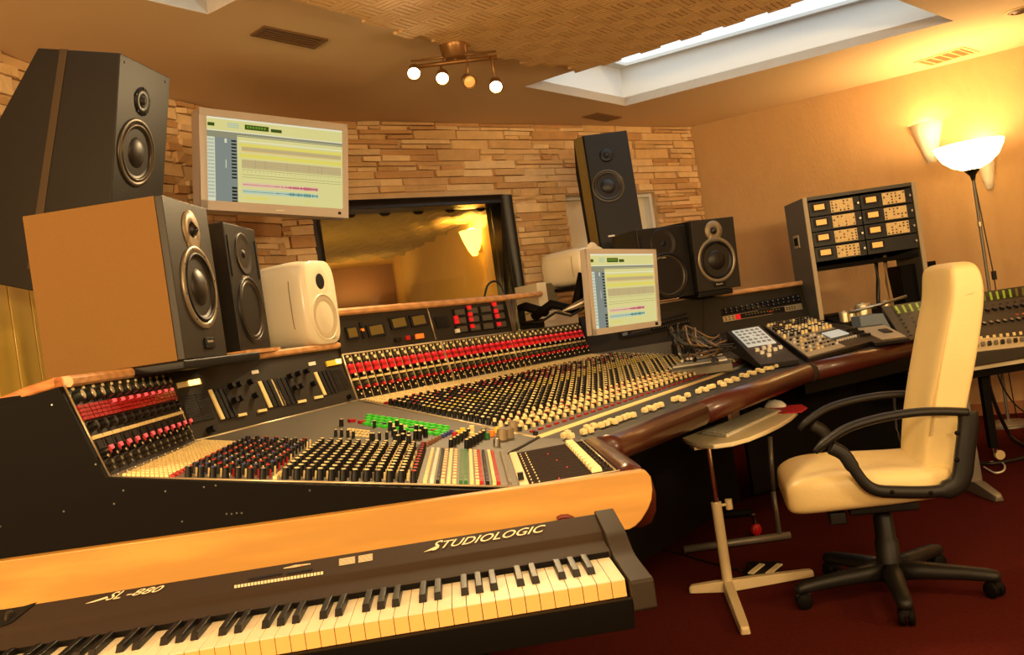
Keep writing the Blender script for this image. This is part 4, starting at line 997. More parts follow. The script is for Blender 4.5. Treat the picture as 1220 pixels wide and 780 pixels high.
def display(name, label, C4, bz, thick, m, cat, group=None):
    a_, b_, c_, d_ = C4; P_ = Pan(a_, b_, c_, d_); n = P_.n
    t = thing(name, label, cat, (a_ + b_ + c_ + d_) / 4 - V((0, 0, .2)), group)
    mb = MB(); mb.box8([p - n * thick for p in C4] + list(C4), m); mb.build('housing', t, bevel=.006)
    W_ = (b_ - a_).length; H_ = (d_ - a_).length; mb = MB()
    for u0, u1, v0, v1 in ((0, 1, 0, bz / H_), (0, 1, 1 - bz * 1.25 / H_, 1), (0, bz / W_, 0, 1), (1 - bz / W_, 1, 0, 1)): P_.plate(mb, u0, u1, v0, v1, -.004, .006, m)
    mb.build('bezel', t, bevel=.002)
    q = Pan(P_.p(bz / W_, bz / H_), P_.p(1 - bz / W_, bz / H_), P_.p(1 - bz / W_, 1 - bz * 1.25 / H_), P_.p(bz / W_, 1 - bz * 1.25 / H_))
    mb = MB(); session(q, mb, .0005); mb.build('screen', t, recalc=True)
    mb = MB(); P_.block(mb, .93, 1 - bz * .62 / H_, .018, .014, .0075, M['rubber'], .006); mb.build('button', t)
    return t, P_
C4 = [ay(236.5, 128, 4.30), ay(413.5, 148.5, 4.95), ay(414.5, 260, 4.88), ay(239, 249.5, 4.24)]
t, P_ = display('wall_screen', 'large wide screen hung high on the stone wall showing an audio session', C4, .036, .07, M['bezel'], 'screen')
mb = MB(); P_.block(mb, .5, .965, .05, .006, .0085, M['whitep'], .006); mb.build('badge', t)
o = P_.p(.5, .4, -.07); tgt = hit(330, 190, V(STN[2]).to_3d(), U(V((.8, -.6, 0)))); mb = MB(); mb.cyl(o, o - P_.n * .9, .03, .03, 12, M['black']); mb.box(o - P_.n * .02, P_.ux * .1, P_.vx * .1, P_.n * .02, M['black']); mb.build('wall_bracket', t)
CAM_SCALE[0] = 1.2
YL = 4.0
C4 = [ay(697, 296.5, YL), ay(780.5, 297, YL + .32), ay(786.5, 388, YL + .30), ay(706, 400, YL - .02)]
t, P_ = display('desk_screen', 'silver framed square screen on a black arm above the mixing console', C4, .022, .035, M['bezel'], 'screen')
mb = MB(); bkp = P_.p(.5, .5, -.036); mb.box(bkp - P_.n * .01, P_.ux * .05, P_.vx * .05, P_.n * .01, M['black']); mb.build('mount_plate', t, bevel=.003)
mb = MB(); 
for k in range(3): mb.tube([P_.p(.06, .55 + .03 * k, -.04), P_.p(-.05, .6 + .03 * k, -.06), P_.p(-.12, .68, -.12), P_.p(-.2, .66, -.1)], .005, 6, M['whitep'] if k == 1 else M['cablegrey'])
mb.build('cord', t)
# swivel arm
ca = ay(622, 390, 4.35); t = thing('screen_arm', 'black jointed swivel arm reaching from the meter bridge to the desk screen', 'monitor arm', ca)
mb = MB(); mb.box(ay(622, 379, 4.35), (.016, 0, 0), (0, .03, 0), (0, 0, .055), M['black']); mb.box(ay(637, 386, 4.35), (.045, 0, 0), (0, .03, 0), (0, 0, .02), M['black']); mb.build('clamp', t, bevel=.004)
pj0, pj1, pj2 = ay(624, 370, 4.32), ay(657, 375, 4.22), ay(690, 362, 4.2)
mb = MB(); mb.tube([ay(619, 368, 4.34), ay(626, 365, 4.33), ay(650, 372, 4.24)], .026, 10, M['black'], .8); mb.build('lower_arm', t)
mb = MB(); mb.tube([ay(636, 378, 4.26), ay(657, 362, 4.22), ay(684, 369, 4.2)], .026, 10, M['black'], .8); mb.build('upper_arm', t)
mb = MB(); mb.tube([ay(684, 371, 4.2), ay(690, 350, 4.19), ay(694, 325, 4.18)], [.02, .024, .02], 10, M['black']); mb.tube([ay(692, 345, 4.19), bkp - P_.n * .02], .02, 10, M['black']); mb.build('tilt_head', t)
mb = MB(); mb.tube([ay(622, 385, 4.3), ay(645, 383, 4.25), ay(662, 372, 4.2), ay(680, 376, 4.18), ay(697, 366, 4.15)], .006, 8, M['cable']); mb.build('cord', t)
# cream monitor and its box behind the desk screen
Bx = [ay(648, 392, 4.62), ay(690, 386, 4.85)]; 
A = ay(696, 338, 4.6); B = ay(728, 334, 4.8); B.z = A.z
T, X, Y, Z, w, h, t = cream_speaker(A, B, ay(696, 292, 4.6).z, .26, 'cream rounded monitor partly hidden behind the desk screen', 'loudspeakers on the right side of the desk')
A = ay(647, 391, 4.5); B = ay(690, 383, 4.62); B.z = A.z; A2 = A
T, X, Y, Z, w = fr_(A, B); h = ay(647, 336, 4.5).z - A.z
t = thing('cream_riser', 'cream open box stand under the cream monitor behind the screen arm', 'speaker stand', T(0, .1, 0))
mb = MB(); mb.box8([T(-w / 2, 0, 0), T(w / 2, 0, 0), T(w / 2, .2, 0), T(-w / 2, .2, 0), T(-w / 2, 0, h * .36), T(w / 2, 0, h * .36), T(w / 2, .2, h * .36), T(-w / 2, .2, h * .36)], M['creamplast']); mb.build('base_box', t, bevel=.004)
mb = MB(); mb.box8([T(-w / 2, 0, h * .37), T(-w / 4, 0, h * .37), T(-w / 4, .2, h * .37), T(-w / 2, .2, h * .37), T(-w / 2, 0, h), T(-w / 4, 0, h), T(-w / 4, .2, h), T(-w / 2, .2, h)], M['creamplast']); mb.build('side_post', t, bevel=.004)
mb = MB(); mb.box8([T(-w / 4 + .001, .15, h * .37), T(w / 2, .15, h * .37), T(w / 2, .2, h * .37), T(-w / 4 + .001, .2, h * .37), T(-w / 4 + .001, .15, h), T(w / 2, .15, h), T(w / 2, .2, h), T(-w / 4 + .001, .2, h)], M['module']); mb.build('back_panel', t)
# ------------------------------------------------------------------ desk top gear
pDk = Pan(P4, P5, R1, G3)
deskn = pDk.n; base_p = pDk.mid
def dk(x, y, h=0): return hit(x, y, base_p + deskn * h, deskn)
def device(name, label, top, hb, thick, m, cat, group=None, bev=.003):
    """top: four corner pixels; hb: height of the top above the desk at the four corners"""
    P = [dk(x, y, h_) for (x, y), h_ in zip(top, hb)]; t = thing(name, label, cat, sum(P, V((0, 0, 0))) / 4 - V((0, 0, .05)), group)
    bt = [p - deskn * (h_ - .003) for p, h_ in zip(P, hb)]
    mb = MB(); mb.box8(bt + P, m); mb.build('case', t, bevel=bev); return t, Pan(*P)
t, P_ = device('touch_controller', 'black tabletop controller with a grey touch screen and white faders', [(865, 394), (905, 387), (952, 428), (905, 434)], (.09, .09, .025, .025), .03, M['satin'], 'controller')
mb = MB(); P_.plate(mb, .12, .9, .06, .56, .0005, .004, M['lcd']); s = mb.build('screen', t)
mb = MB()
for i in range(5):
    for j in range(5): P_.plate(mb, .16 + i * .145, .26 + i * .145, .1 + j * .088, .15 + j * .088, .004, .0045, mat('lcd grey tile', (120, 126, 120), .4, emit=.2))
mb.build('screen_tiles', s)
mb = MB()
for u, v in ((.25, .68), (.45, .66), (.62, .64), (.3, .76), (.52, .73), (.68, .73), (.4, .84), (.85, .7)): P_.block(mb, u, v, .018, .022, .012, M['whitep'])
mb.build('fader_cap', t)
t, P_ = device('control_surface', 'grey tabletop mixing controller covered in small knobs and keys', [(910, 388), (963, 378.5), (1038, 406), (963, 427)], (.05, .05, .022, .022), .04, M['satin'], 'controller')
mb = MB(); P_.plate(mb, .02, .98, .02, .5, 0, .002, mat('silver controller panel', (150, 142, 122), .45, metal=.3)); P_.plate(mb, .02, .6, .52, .97, 0, .003, mat('pale controller panel', (176, 164, 136), .45)); mb.build('panel', t)
kn = MB(); rnd = random.Random(5)
for j in range(7):
    for i in range(14):
        m_ = rnd.choice([M['steel'], M['blackk'], M['cream'], M['blackk']]); P_.knob(kn, .06 + i * .067, .06 + j * .065, .0085, .016, m_, M['steel'] if j < 4 else M['whitep'], 7)
for j in range(5):
    for i in range(9): P_.block(kn, .08 + i * .06, .56 + j * .08, .014, .012, .01, rnd.choice([M['whitep'], M['blackk'], M['cream'], M['module']]))
kn.build('knob', t, kind='stuff')
mb = MB(); P_.plate(mb, .64, .96, .56, .72, .001, .005, M['lcd']); mb.build('display', t)
mb = MB()
for i in range(8): P_.block(mb, .64 + i * .045, .82, .012, .012, .008, M['whitep'])
mb.build('button', t)
t, P_ = device('slim_controller', 'slim pale controller with a black pad at the right end of the desk gear', [(1000, 392), (1052, 385.5), (1084, 402.5), (1042, 408)], (.03, .03, .02, .02), .02, M['satin'], 'controller')
mb = MB(); P_.plate(mb, .3, .97, .12, .9, 0, .003, mat('pale controller panel', (0, 0, 0))); mb.build('panel', t)
mb = MB(); P_.plate(mb, .62, .85, .4, .62, .003, .008, M['rubber']); mb.build('pad', t, bevel=.002)
mb = MB()
for i in range(5):
    for j in range(3): P_.block(mb, .05 + i * .05, .2 + j * .2, .012, .012, .012, M['blackk'])
mb.build('button', t)
# sheet of paper, patch sockets and cables
mb = MB(); P = [dk(x, y, .004) for x, y in ((874, 424), (892, 420), (905, 432), (884, 440))]; 
pp = Pan(P4, G3, Q1, P3)
def dd_(x, y, h=0): return az(x, y, .925 + h)
pt = Pan(az(762, 424, .93), az(850, 408, .93), az(872, 432, .90), az(800, 442, .90))
t = thing('patch_bay', 'pale patch socket strip set in the desk beside the cable bundle', 'patch bay', pt.mid - V((0, 0, .02)))
mb = MB(); C_ = [pt.a, pt.b, pt.c, pt.d]; mb.box8([p - V((0, 0, .03)) for p in C_] + C_, M['module']); mb.build('panel', t)
for j in range(4):
    mb = MB(); pt.plate(mb, .03, .97, .08 + j * .23, .2 + j * .23, 0, .006, M['whitep']); mb.build('label_strip', t)
mb = MB()
for j in range(3):
    for i in range(24): mb.lathe([(.004, 0), (.004, .003)], pt.p(.04 + i * .04, .26 + j * .23), pt.n, 6, M['rubber'])
mb.build('socket', t, kind='stuff')
rnd = random.Random(11)
cc = [M['cable'], M['cabletan'], M['cable'], M['cablegrey']]
for i in range(18):
    u0 = rnd.uniform(.32, .55); v0 = rnd.uniform(.25, .85); s0 = pt.p(u0, v0, .004); m_ = cc[i % 4]
    c_ = thing('patch_cable', 'patch cable with a black plug in the tangled bundle beside the touch controller', 'patch cable', s0 - V((0, 0, .004)), 'tangled patch cables on the desk')
    mb = MB(); mb.cyl(s0, s0 + V((0, 0, .055)), .008, .007, 8, M['rubber']); mb.build('plug', c_)
    ex = az(868 + rnd.uniform(-12, 8), 408 + rnd.uniform(-14, 10), .96)
    mid = az(828 + rnd.uniform(-22, 22), 405 + rnd.uniform(-6, 9), 1.0)
    ctrl = [s0 + V((0, 0, .055)), s0 + V((rnd.uniform(-.04, .04), rnd.uniform(-.03, .03), .1 + rnd.uniform(0, .05))), mid, ex, ex + V((rnd.uniform(-.12, -.04), -rnd.uniform(.05, .14), -.01)), az(838 + rnd.uniform(-25, 15), 424 + rnd.uniform(-6, 6), .945)]
    # Catmull-Rom
    pts = []; Q = [ctrl[0]] + ctrl + [ctrl[-1]]
    for k in range(1, len(Q) - 2):
        for s_ in range(7):
            tt_ = s_ / 7; a_, b_, c2, d_ = Q[k - 1], Q[k], Q[k + 1], Q[k + 2]
            pts.append(.5 * ((2 * b_) + (c2 - a_) * tt_ + (2 * a_ - 5 * b_ + 4 * c2 - d_) * tt_ ** 2 + (3 * b_ - a_ - 3 * c2 + d_) * tt_ ** 3))
    pts.append(ctrl[-1]); mb = MB(); mb.tube(pts, .0038, 6, m_); mb.build('cord', c_)
    mb = MB(); mb.cyl(pts[-1], pts[-1] + U(pts[-1] - pts[-3]) * .045, .006, .006, 8, M['steel'] if i % 2 else M['rubber']); mb.build('plug', c_)
# ------------------------------------------------------------------ outboard rack cabinet
YK = 5.0
fa, fb, fc, fd_ = ay(956, 235.4, YK), ay(1090.5, 216.7, YK), ay(1112, 350, YK), ay(981.5, 381, YK)
x0, z1 = fa.x, (fa.z + fb.z) / 2; x1 = fb.x; z0 = fd_.z; dK = .34
t = thing('rack_cabinet', 'tall grey rack cabinet holding two columns of lit compressors and an open bay below', 'rack cabinet', ((x0 + x1) / 2, YK + .17, z0))
side_m = mat('grey green rack side', (78, 74, 64), .5, bump=.05)
edge_m = mat('pale rack edge', (176, 156, 118), .45)
for xa, xb in ((x0, x0 + .022), (x1 - .022, x1)):
    mb = MB(); mb.abox(xa, xb, YK + .012, YK + dK, z0, z1, side_m); mb.build('side_board', t, bevel=.002)
    mb = MB(); mb.abox(xa, xb, YK, YK + .0115, z0, z1, edge_m); mb.build('edge_band', t, bevel=.001)
mb = MB(); mb.abox(x0 + .0225, x1 - .0225, YK, YK + dK, z1 - .018, z1, side_m); mb.build('top_board', t)
zm = ay(975, 318, YK).z; zb = z0
mb = MB(); mb.abox(x0 + .0225, x1 - .0225, YK + .04, YK + dK, zm - .02, zm, M['black']); mb.build('shelf', t)
mb = MB(); mb.abox(x0 + .0225, x1 - .0225, YK + .01, YK + dK, zb, zb + .018, M['black']); mb.build('shelf', t)
mb = MB(); mb.abox(x0 + .0225, x1 - .0225, YK + dK - .006, YK + dK, zm, z1 - .019, M['black']); mb.build('back_board', t)
mb = MB(); hp = V((x0 - .002, YK + .2, z1 - .22)); mb.box(hp, (.003, 0, 0), (0, .045, 0), (0, 0, .035), edge_m); mb.box(hp - V((.002, 0, 0)), (.003, 0, 0), (0, .03, 0), (0, 0, .022), M['black']); mb.build('handle', t)
iw = (x1 - x0 - .05); hM = (z1 - .03 - zm - .01) / 4.15
rnd = random.Random(2)
for col in range(2):
    for row in range(4):
        xa = x0 + .027 + col * iw / 2; xb = xa + iw / 2 - .004; zt = z1 - .03 - row * hM; zb_ = zt - hM + .004
        nm = ['top', 'second', 'third', 'bottom'][row]; cn = ['left', 'right'][col]
        desc = 'black compressor with lit meter and cream buttons, %s in the %s rack column' % (nm, cn)
        if col and row == 3: desc = 'black compressor with lit meter but no cream buttons, bottom of right rack column'
        u_ = thing('rack_compressor', desc, 'compressor', ((xa + xb) / 2, YK + .02, zb_), 'lit compressors in the rack cabinet')
        mb = MB(); mb.abox(xa, xb, YK + .006, YK + .2, zb_, zt, M['satin']); mb.build('case', u_, bevel=.002)
        W_ = xb - xa; ht = zt - zb_
        mb = MB(); mb.abox(xa + W_ * .06, xa + W_ * .34, YK + .002, YK + .0055, zb_ + ht * .28, zb_ + ht * .86, M['rubber']); mb.abox(xa + W_ * .1, xa + W_ * .3, YK + .000, YK + .0018, zb_ + ht * .42, zb_ + ht * .78, M['vulit']); mb.build('meter', u_)
        if not (col and row == 3):
            mb = MB(); mb.abox(xa + W_ * .42, xa + W_ * .86, YK + .002, YK + .0055, zb_ + ht * .1, zb_ + ht * .92, mat('cream button panel', (236, 204, 140), .5)); pnl = mb.build('button_panel', u_)
            mb = MB()
            for i in range(6):
                for j in range(4):
                    x_ = xa + W_ * (.45 + i * .076); z_ = zb_ + ht * (.2 + j * .2); mb.abox(x_ - .003, x_ + .003, YK - .004, YK + .0018, z_ - .0035, z_ + .0035, rnd.choice([M['blackk'], M['cream'], M['boothred'], M['cream']]))
            mb.build('button', pnl, kind='stuff')
        mb = MB(); mb.cyl((xa + W_ * .94, YK + .0055, zb_ + ht * .5), (xa + W_ * .94, YK - .012, zb_ + ht * .5), .007, .006, 10, M['steel']); mb.build('knob', u_)
mb = MB(); mb.abox(x0 + .01, x1 - .01, YK + .03, YK + dK, FLOOR, z0 - .001, M['black']); mb.build('plinth', t)
# things in and around its open bay
cb = ay(1010, 345, 4.86)
t = thing('tape_machine', 'silver machine with round metal drums and a long bar below the rack cabinet', 'tape machine', ay(1040, 385, 4.8))
mb = MB(); 
bx = [ay(1003, 392, 4.78), ay(1080, 381, 4.78)]
mb.box8([V((bx[0].x, 4.78, .86)), V((bx[1].x, 4.78, .86)), V((bx[1].x, 4.98, .86)), V((bx[0].x, 4.98, .86)), V((bx[0].x, 4.78, bx[0].z + .02)), V((bx[1].x, 4.78, bx[0].z + .02)), V((bx[1].x, 4.98, bx[0].z + .06)), V((bx[0].x, 4.98, bx[0].z + .06))], M['black']); mb.build('case', t, bevel=.004)
for x, y, r_, hh in ((1007, 380, .028, .04), (1029, 374, .042, .055), (1015, 379, .02, .04), (1056, 366, .022, .035)):
    p = ay(x, y, 4.86); mb = MB(); mb.lathe([(r_, -.035), (r_, hh - .008), (r_ * .93, hh), (r_ * .2, hh), (r_ * .18, hh + .006)], p, (0, 0, 1), 24, M['alu']); mb.build('drum', t)
mb = MB(); mb.tube([ay(1012, 372, 4.82), ay(1050, 362, 4.82), ay(1080, 352.5, 4.82)], .008, 8, M['steel']); mb.build('bar', t)
p = ay(1045, 392, 4.5); mb = MB(); a_ = ay(1024, 377, 4.45); b_ = ay(1052, 373, 4.45); c_ = ay(1063, 393, 4.4); d_ = ay(1028, 398, 4.4)
mb.prism([a_, b_, c_, d_], V((0, .12, 0)), M['bluegrey']); mb.build('blue_grey_box', bevel=.003, label='small blue grey box on the desk in front of the silver drums', category='box')
for (x0_, x1_, m_, nm) in ((1043, 1046, M['cable'], 'black cable hanging down inside the open bay of the rack cabinet'), (1054, 1062, M['cabletan'], 'tan cable hanging down inside the open bay of the rack cabinet')):
    mb = MB(); mb.tube([ay(x0_, 300, 5.2), ay(x0_ + 1, 316, 5.15), ay(x0_ + 3, 335, 5.15), ay(x1_, 356, 5.14), ay(x1_ + 2, 372, 5.14)], .011, 8, m_); mb.build('hanging_cable', label=nm, category='cable')
mb = MB(); a_ = ay(1064, 322, 5.2); b_ = ay(1110, 316, 5.2); mb.abox(a_.x, b_.x - .02, 5.1, 5.3, .9, a_.z + .02, M['black']); mb.build('black_case', bevel=.004, label='black case standing under the right side of the rack cabinet', category='case')
CAM_SCALE[0] = 1.0
# ------------------------------------------------------------------ digital mixer on its table (right edge)
ZT = .60
YT = 5.3
e0 = ay(1150, 436, YT); e1 = ay(1300, 414, YT + .1); ZT = e0.z
t = thing('mixer_table', 'pale edged table on black legs under the digital mixer at the right edge', 'table', (e0.x + .7, YT + .4, 0))
mb = MB(); q = [V((e0.x - .12, YT - .05, ZT)), V((e0.x + 1.4, YT + .1, ZT)), V((e0.x + 1.4, YT + .85, ZT)), V((e0.x - .12, YT + .7, ZT))]
mb.prism([p + V((0, 0, -.03)) for p in q], V((0, 0, .03)), M['pale']); mb.build('table_top', t, bevel=.004)
mb = MB(); mb.prism([p + V((0, 0, -.075)) for p in (q[0] + V((0, .03, 0)), q[1] + V((0, .03, 0)), q[1] + V((0, .07, 0)), q[0] + V((0, .07, 0)))], V((0, 0, .044)), M['black']); mb.build('apron', t)
for x_, dy in ((e0.x + .14, .1), (e0.x + 1.2, .15), (e0.x + .14, .6), (e0.x + 1.2, .65)):
    lg = MB(); lg.abox(x_ - .022, x_ + .022, YT + dy - .022, YT + dy + .022, .075, ZT - .031, M['black']); l_ = lg.build('leg', t, bevel=.003)
    cs = MB(); cs.cyl((x_, YT + dy, .045), (x_, YT + dy, .075), .018, .018, 12, M['chrome']); cs.cyl((x_ + .03, YT + dy - .012, .028), (x_ + .03, YT + dy + .012, .028), .028, .028, 16, M['palem']); cs.build('caster', l_)
def mxp(x, y, Y_): return ay(x, y, Y_)
ma, mb_, mc, md = ay(1062, 363, 5.75), ay(1300, 328, 5.95), ay(1300, 405, 5.3), ay(1085, 424, 5.12)
ma = ay(1050, 365, 5.55); md = ay(1090, 428, 5.15)
P_ = Pan(ma, mb_, mc, md)
t = thing('digital_mixer', 'wide grey digital mixer with green meters and rows of white faders at the right edge', 'mixer', P_.mid - V((0, 0, .2)))
C_ = [P_.a, P_.b, P_.c, P_.d]; mxm = mat('grey mixer panel', (62, 56, 46), .55, spec=.3)
bt_ = [V((p.x, p.y, ZT + .003)) for p in C_]
mb = MB(); mb.box8(bt_ + C_, mxm); mb.build('case', t, bevel=.005)
mb = MB(); P_.plate(mb, .3, 1, .74, .99, 0, .004, mat('cream mixer panel', (206, 188, 146), .5)); P_.plate(mb, .04, 1, .03, .2, 0, .004, M['satin']); mb.build('panel', t)
ks = MB(); mt = mat('green meter bar', (110, 140, 30), .4, emit=.3, ergb=(150, 190, 30)); mo = mat('dim green meter bar', (90, 100, 40), .4)
for i in range(26):
    u = .17 + i * .0315; ml = mt if (i < 7 or 13 < i < 18) else mo
    P_.plate(ks, u - .12, u - .12 + .011, .045, .185, .004, .006, ml)
for i in range(20):
    u = .28 + i * .036
    P_.knob(ks, u, .36, .017, .02, M['blackk'], M['navy'], 8); P_.knob(ks, u, .58, .016, .02, M['blackk'], M['steel'], 8)
    P_.block(ks, u, .49, .022, .01, .007, M['orange'] if i % 3 else M['redlit']); P_.block(ks, u, .68, .024, .012, .007, M['blackk']); P_.block(ks, u, .44, .015, .008, .007, M['blackk']); P_.block(ks, u, .27, .018, .01, .007, M['blackk'])
    P_.block(ks, u, .8 + .0 * (i % 2), .018, .03, .012, M['cream'], .004); P_.block(ks, u, .9, .024, .035, .016, M['module'] if i % 2 else M['blackk'], .004)
for i in range(3):
    for j in range(10): P_.block(ks, .05 + i * .05, .14 + j * .075, .014, .01, .007, M['blackk'])
for j in range(6): P_.knob(ks, .21, .3 + j * .08, .012, .02, M['blackk'], M['steel'], 8)
ks.build('knob', t, kind='stuff')
# ------------------------------------------------------------------ lamps on the right wall
wallN = RN
def rw(x, y, o=0): return hit(x, y, CORN + RN * o, RN)
def half_sconce(cx_, ytop, ybot, wpx, label):
    p0 = rw(cx_, ytop); p1 = rw(cx_, ybot); hh = p0.z - p1.z; wdt = wpx / F * p0.y * .95
    t = thing('wall_sconce', label, 'wall light', p1)
    mb = MB(); rings = []
    for k, (f_, z_) in enumerate(((.22, 0), (.4, .2), (.68, .6), (1, 1))):
        r = []
        for i in range(13):
            a_ = pi * i / 12; r.append(V((p0.x, p0.y, p1.z + hh * z_)) + RW * (wdt / 2 * f_ * cos(a_)) + RN * (.004 + .12 * f_ * sin(a_)))
        rings.append(r)
    vs = [p for r in rings for p in r]
    fs = [(k * 13 + i, k * 13 + i + 1, (k + 1) * 13 + i + 1, (k + 1) * 13 + i) for k in range(3) for i in range(12)] + [tuple(range(13))]
    mb.add(vs, fs, M['sconce'], True); s_ = mb.build('shade', t)
    so = s_.modifiers.new('thick', 'SOLIDIFY'); so.thickness = .006
    mb = MB(); mb.box(V((p0.x, p0.y, p1.z + hh * .5)) + RN * .012, RW * .03, RN * .008, V((0, 0, .05)), M['alu']); mb.build('bracket', t)
    return V((p0.x, p0.y, p0.z)) + RN * .07, t
sc1, t1 = half_sconce(1104, 147, 194, 38, 'lit white half cone wall light left of the glowing floor lamp')
sc2, t2 = half_sconce(1171, 168, 226, 28, 'white wall light mostly hidden behind the glowing bowl of the floor lamp')
# floor lamp
YLm = 6.05
bs = az(1204, 503, 0); YLm = bs.y - .12; bs = V((ay(1160, 200, YLm).x, YLm, 0)); 
top = ay(1158, 203, YLm)
lx = top.x
t = thing('floor_lamp', 'tall thin floor lamp with a glowing bowl shade against the right wall', 'floor lamp', (lx, YLm, 0))
mb = MB(); mb.lathe([(.15, 0), (.15, .015), (.13, .028), (.02, .035), (.012, .05)], (lx, YLm, 0), (0, 0, 1), 32, M['grey']); mb.build('base', t)
mb = MB(); mb.cyl((lx, YLm, .05), (lx, YLm, top.z - .04), .011, .011, 12, M['grey']); mb.build('pole', t)
mb = MB(); mb.lathe([(.012, -.07), (.02, -.035), (.05, 0), (.056, .004)], (lx, YLm, top.z), (0, 0, 1), 24, M['satin']); mb.build('socket_cup', t)
mb = MB(); R_ = .22; mb.lathe([(.05, .005), (.12, .035), (.18, .085), (R_, .16), (R_ + .005, .185), (R_ - .003, .183), (.175, .09), (.11, .042), (.03, .02)], (lx, YLm, top.z), (0, 0, 1), 40, M['shade'], cap=False); mb.build('lamp_shade', t)
mb = MB(); mb.tube([(lx, YLm - .013, top.z - .06), (lx + .02, YLm - .02, top.z - .5), (lx + .035, YLm - .02, top.z - .75), (lx + .03, YLm - .02, top.z - 1.0), (lx + .05, YLm, .3), (lx + .06, YLm, .05)], .004, 6, M['cable']); mb.box((lx + .036, YLm - .02, top.z - .74), (.012, 0, 0), (0, .012, 0), (0, 0, .03), M['cable']); mb.box((lx + .034, YLm - .02, top.z - .9), (.014, 0, 0), (0, .012, 0), (0, 0, .035), M['cable']); mb.build('cord', t)
mb = MB(); mb.cyl((lx, YLm, top.z - .39), (lx, YLm, top.z - .36), .016, .016, 12, M['alu']); mb.build('pole_joint', t)
lamp_pos = V((lx, YLm, top.z + .15))
# ------------------------------------------------------------------ ceiling spotlights
cn = az(539, 47, CZ); t = thing('ceiling_spotlight', 'ceiling spotlight bar with four swivelling lamps, three lit and one off', 'spotlight', cn - V((0, 0, .2)))
brz = mat('aged brass', (140, 100, 56), .35, metal=.6)
mb = MB(); mb.lathe([(.066, 0), (.07, -.01), (.07, -.05), (.066, -.055), (.066, -.095), (.05, -.105), (.0, -.105)], cn, (0, 0, 1), 32, brz); mb.build('canopy', t)
yb_ = cn.y - .02; b0_ = ay(488, 66, yb_ - .02); b1_ = ay(594, 82, yb_ + .02); zb_ = (b0_.z + b1_.z) / 2
mb = MB(); mb.tube([V((b0_.x, b0_.y, zb_)), V((b1_.x, b1_.y, zb_))], .011, 10, brz); mb.tube([V((b0_.x, b0_.y, zb_ + .03)), V((b1_.x, b1_.y, zb_ + .03))], .006, 8, brz); mb.cyl((cn.x, cn.y - .01, cn.z - .1), (cn.x, cn.y - .01, zb_ - .005), .014, .014, 10, brz); bar = mb.build('bar', t)
spots = []
for (x, y, on, cc_) in ((493, 88, 1, 490), (527, 94, 1, 524), (560, 98, 0, 558), (591, 104, 1, 590)):
    p = ay(x, y, yb_ - .05); dr = U(V((rnd.uniform(-.05, .05), -1, -.75))) if on else U(V((.25, -1, -.6)))
    hd = MB(); hd.lathe([(.022, -.075), (.03, -.06), (.034, -.02), (.036, 0), (.031, 0), (.028, -.012)], p, dr, 24, brz, cap=False); hd.lathe([(.0, -.075), (.022, -.075)], p, dr, 24, brz, cap=False)
    j = V((p.x, yb_, zb_)); hd.tube([j, j + V((0, -.0, -.03)), p - dr * .05], .006, 8, brz); hx = hd.build('lamp_head', t)
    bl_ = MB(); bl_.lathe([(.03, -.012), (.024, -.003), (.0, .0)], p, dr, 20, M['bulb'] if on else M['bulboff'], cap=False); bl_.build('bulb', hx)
    if on: spots.append((p + dr * .02, dr))
# ------------------------------------------------------------------ small laptop table
tb = az(868.5, 704, 0); zt = ay(853, 531, tb.y).z + .0
ZTb = zt + .03
t = thing('laptop_table', 'small pale half round table on a three legged stand beside the cream chair', 'table', (tb.x, tb.y, 0))
def tz(x, y): return az(x, y, ZTb)
out_px = [(813, 521), (818, 524.5), (832, 528.5), (850, 529.5), (872, 526.5), (892, 521), (912, 513), (930, 504.5), (942, 497), (950, 490), (949, 486), (925, 484), (905, 487), (850, 507)]
mb = MB(); mb.prism([tz(x, y) - V((0, 0, .018)) for x, y in out_px], V((0, 0, .018)), M['pale']); mb.build('table_top', t, bevel=.004)
pt_ = V((tb.x + .0, tb.y, ZTb - .019))
mb = MB(); mb.cyl((tb.x, tb.y, .33), (tb.x, tb.y, ZTb - .03), .012, .012, 12, M['chrome']); mb.box((tb.x + .03, tb.y + .02, ZTb - .025), (.09, 0, 0), (0, .05, 0), (0, 0, .006), M['palem']); mb.build('inner_pole', t)
mb = MB(); mb.cyl((tb.x, tb.y, .035), (tb.x, tb.y, .36), .021, .021, 16, M['palem']); mb.build('outer_pole', t)
mb = MB(); mb.cyl((tb.x + .02, tb.y, .345), (tb.x + .05, tb.y, .345), .006, .006, 8, M['palem']); mb.cyl((tb.x + .05, tb.y, .325), (tb.x + .05, tb.y, .365), .014, .014, 10, M['palem']); mb.build('height_knob', t)
for x, y in ((822, 706), (969, 686), (889, 757)):
    e_ = az(x, y, .0); d_ = U(e_ - V((tb.x, tb.y, 0))); n_ = V((-d_.y, d_.x, 0)); L_ = (e_ - V((tb.x, tb.y, 0))).length
    mb = MB(); mb.loft([[V((tb.x, tb.y, 0)) + d_ * s_ + n_ * (w_ * a_) + V((0, 0, z_)) for a_, z_ in ((-1, 0.002), (1, .002), (.8, h_), (-.8, h_))] for s_, w_, h_ in ((.0, .022, .045), (L_ * .3, .022, .043), (L_ * .9, .02, .032), (L_ - .006, .018, .03), (L_, .013, .022))], M['palem'], smooth=False); mb.build('leg', t, bevel=.003)
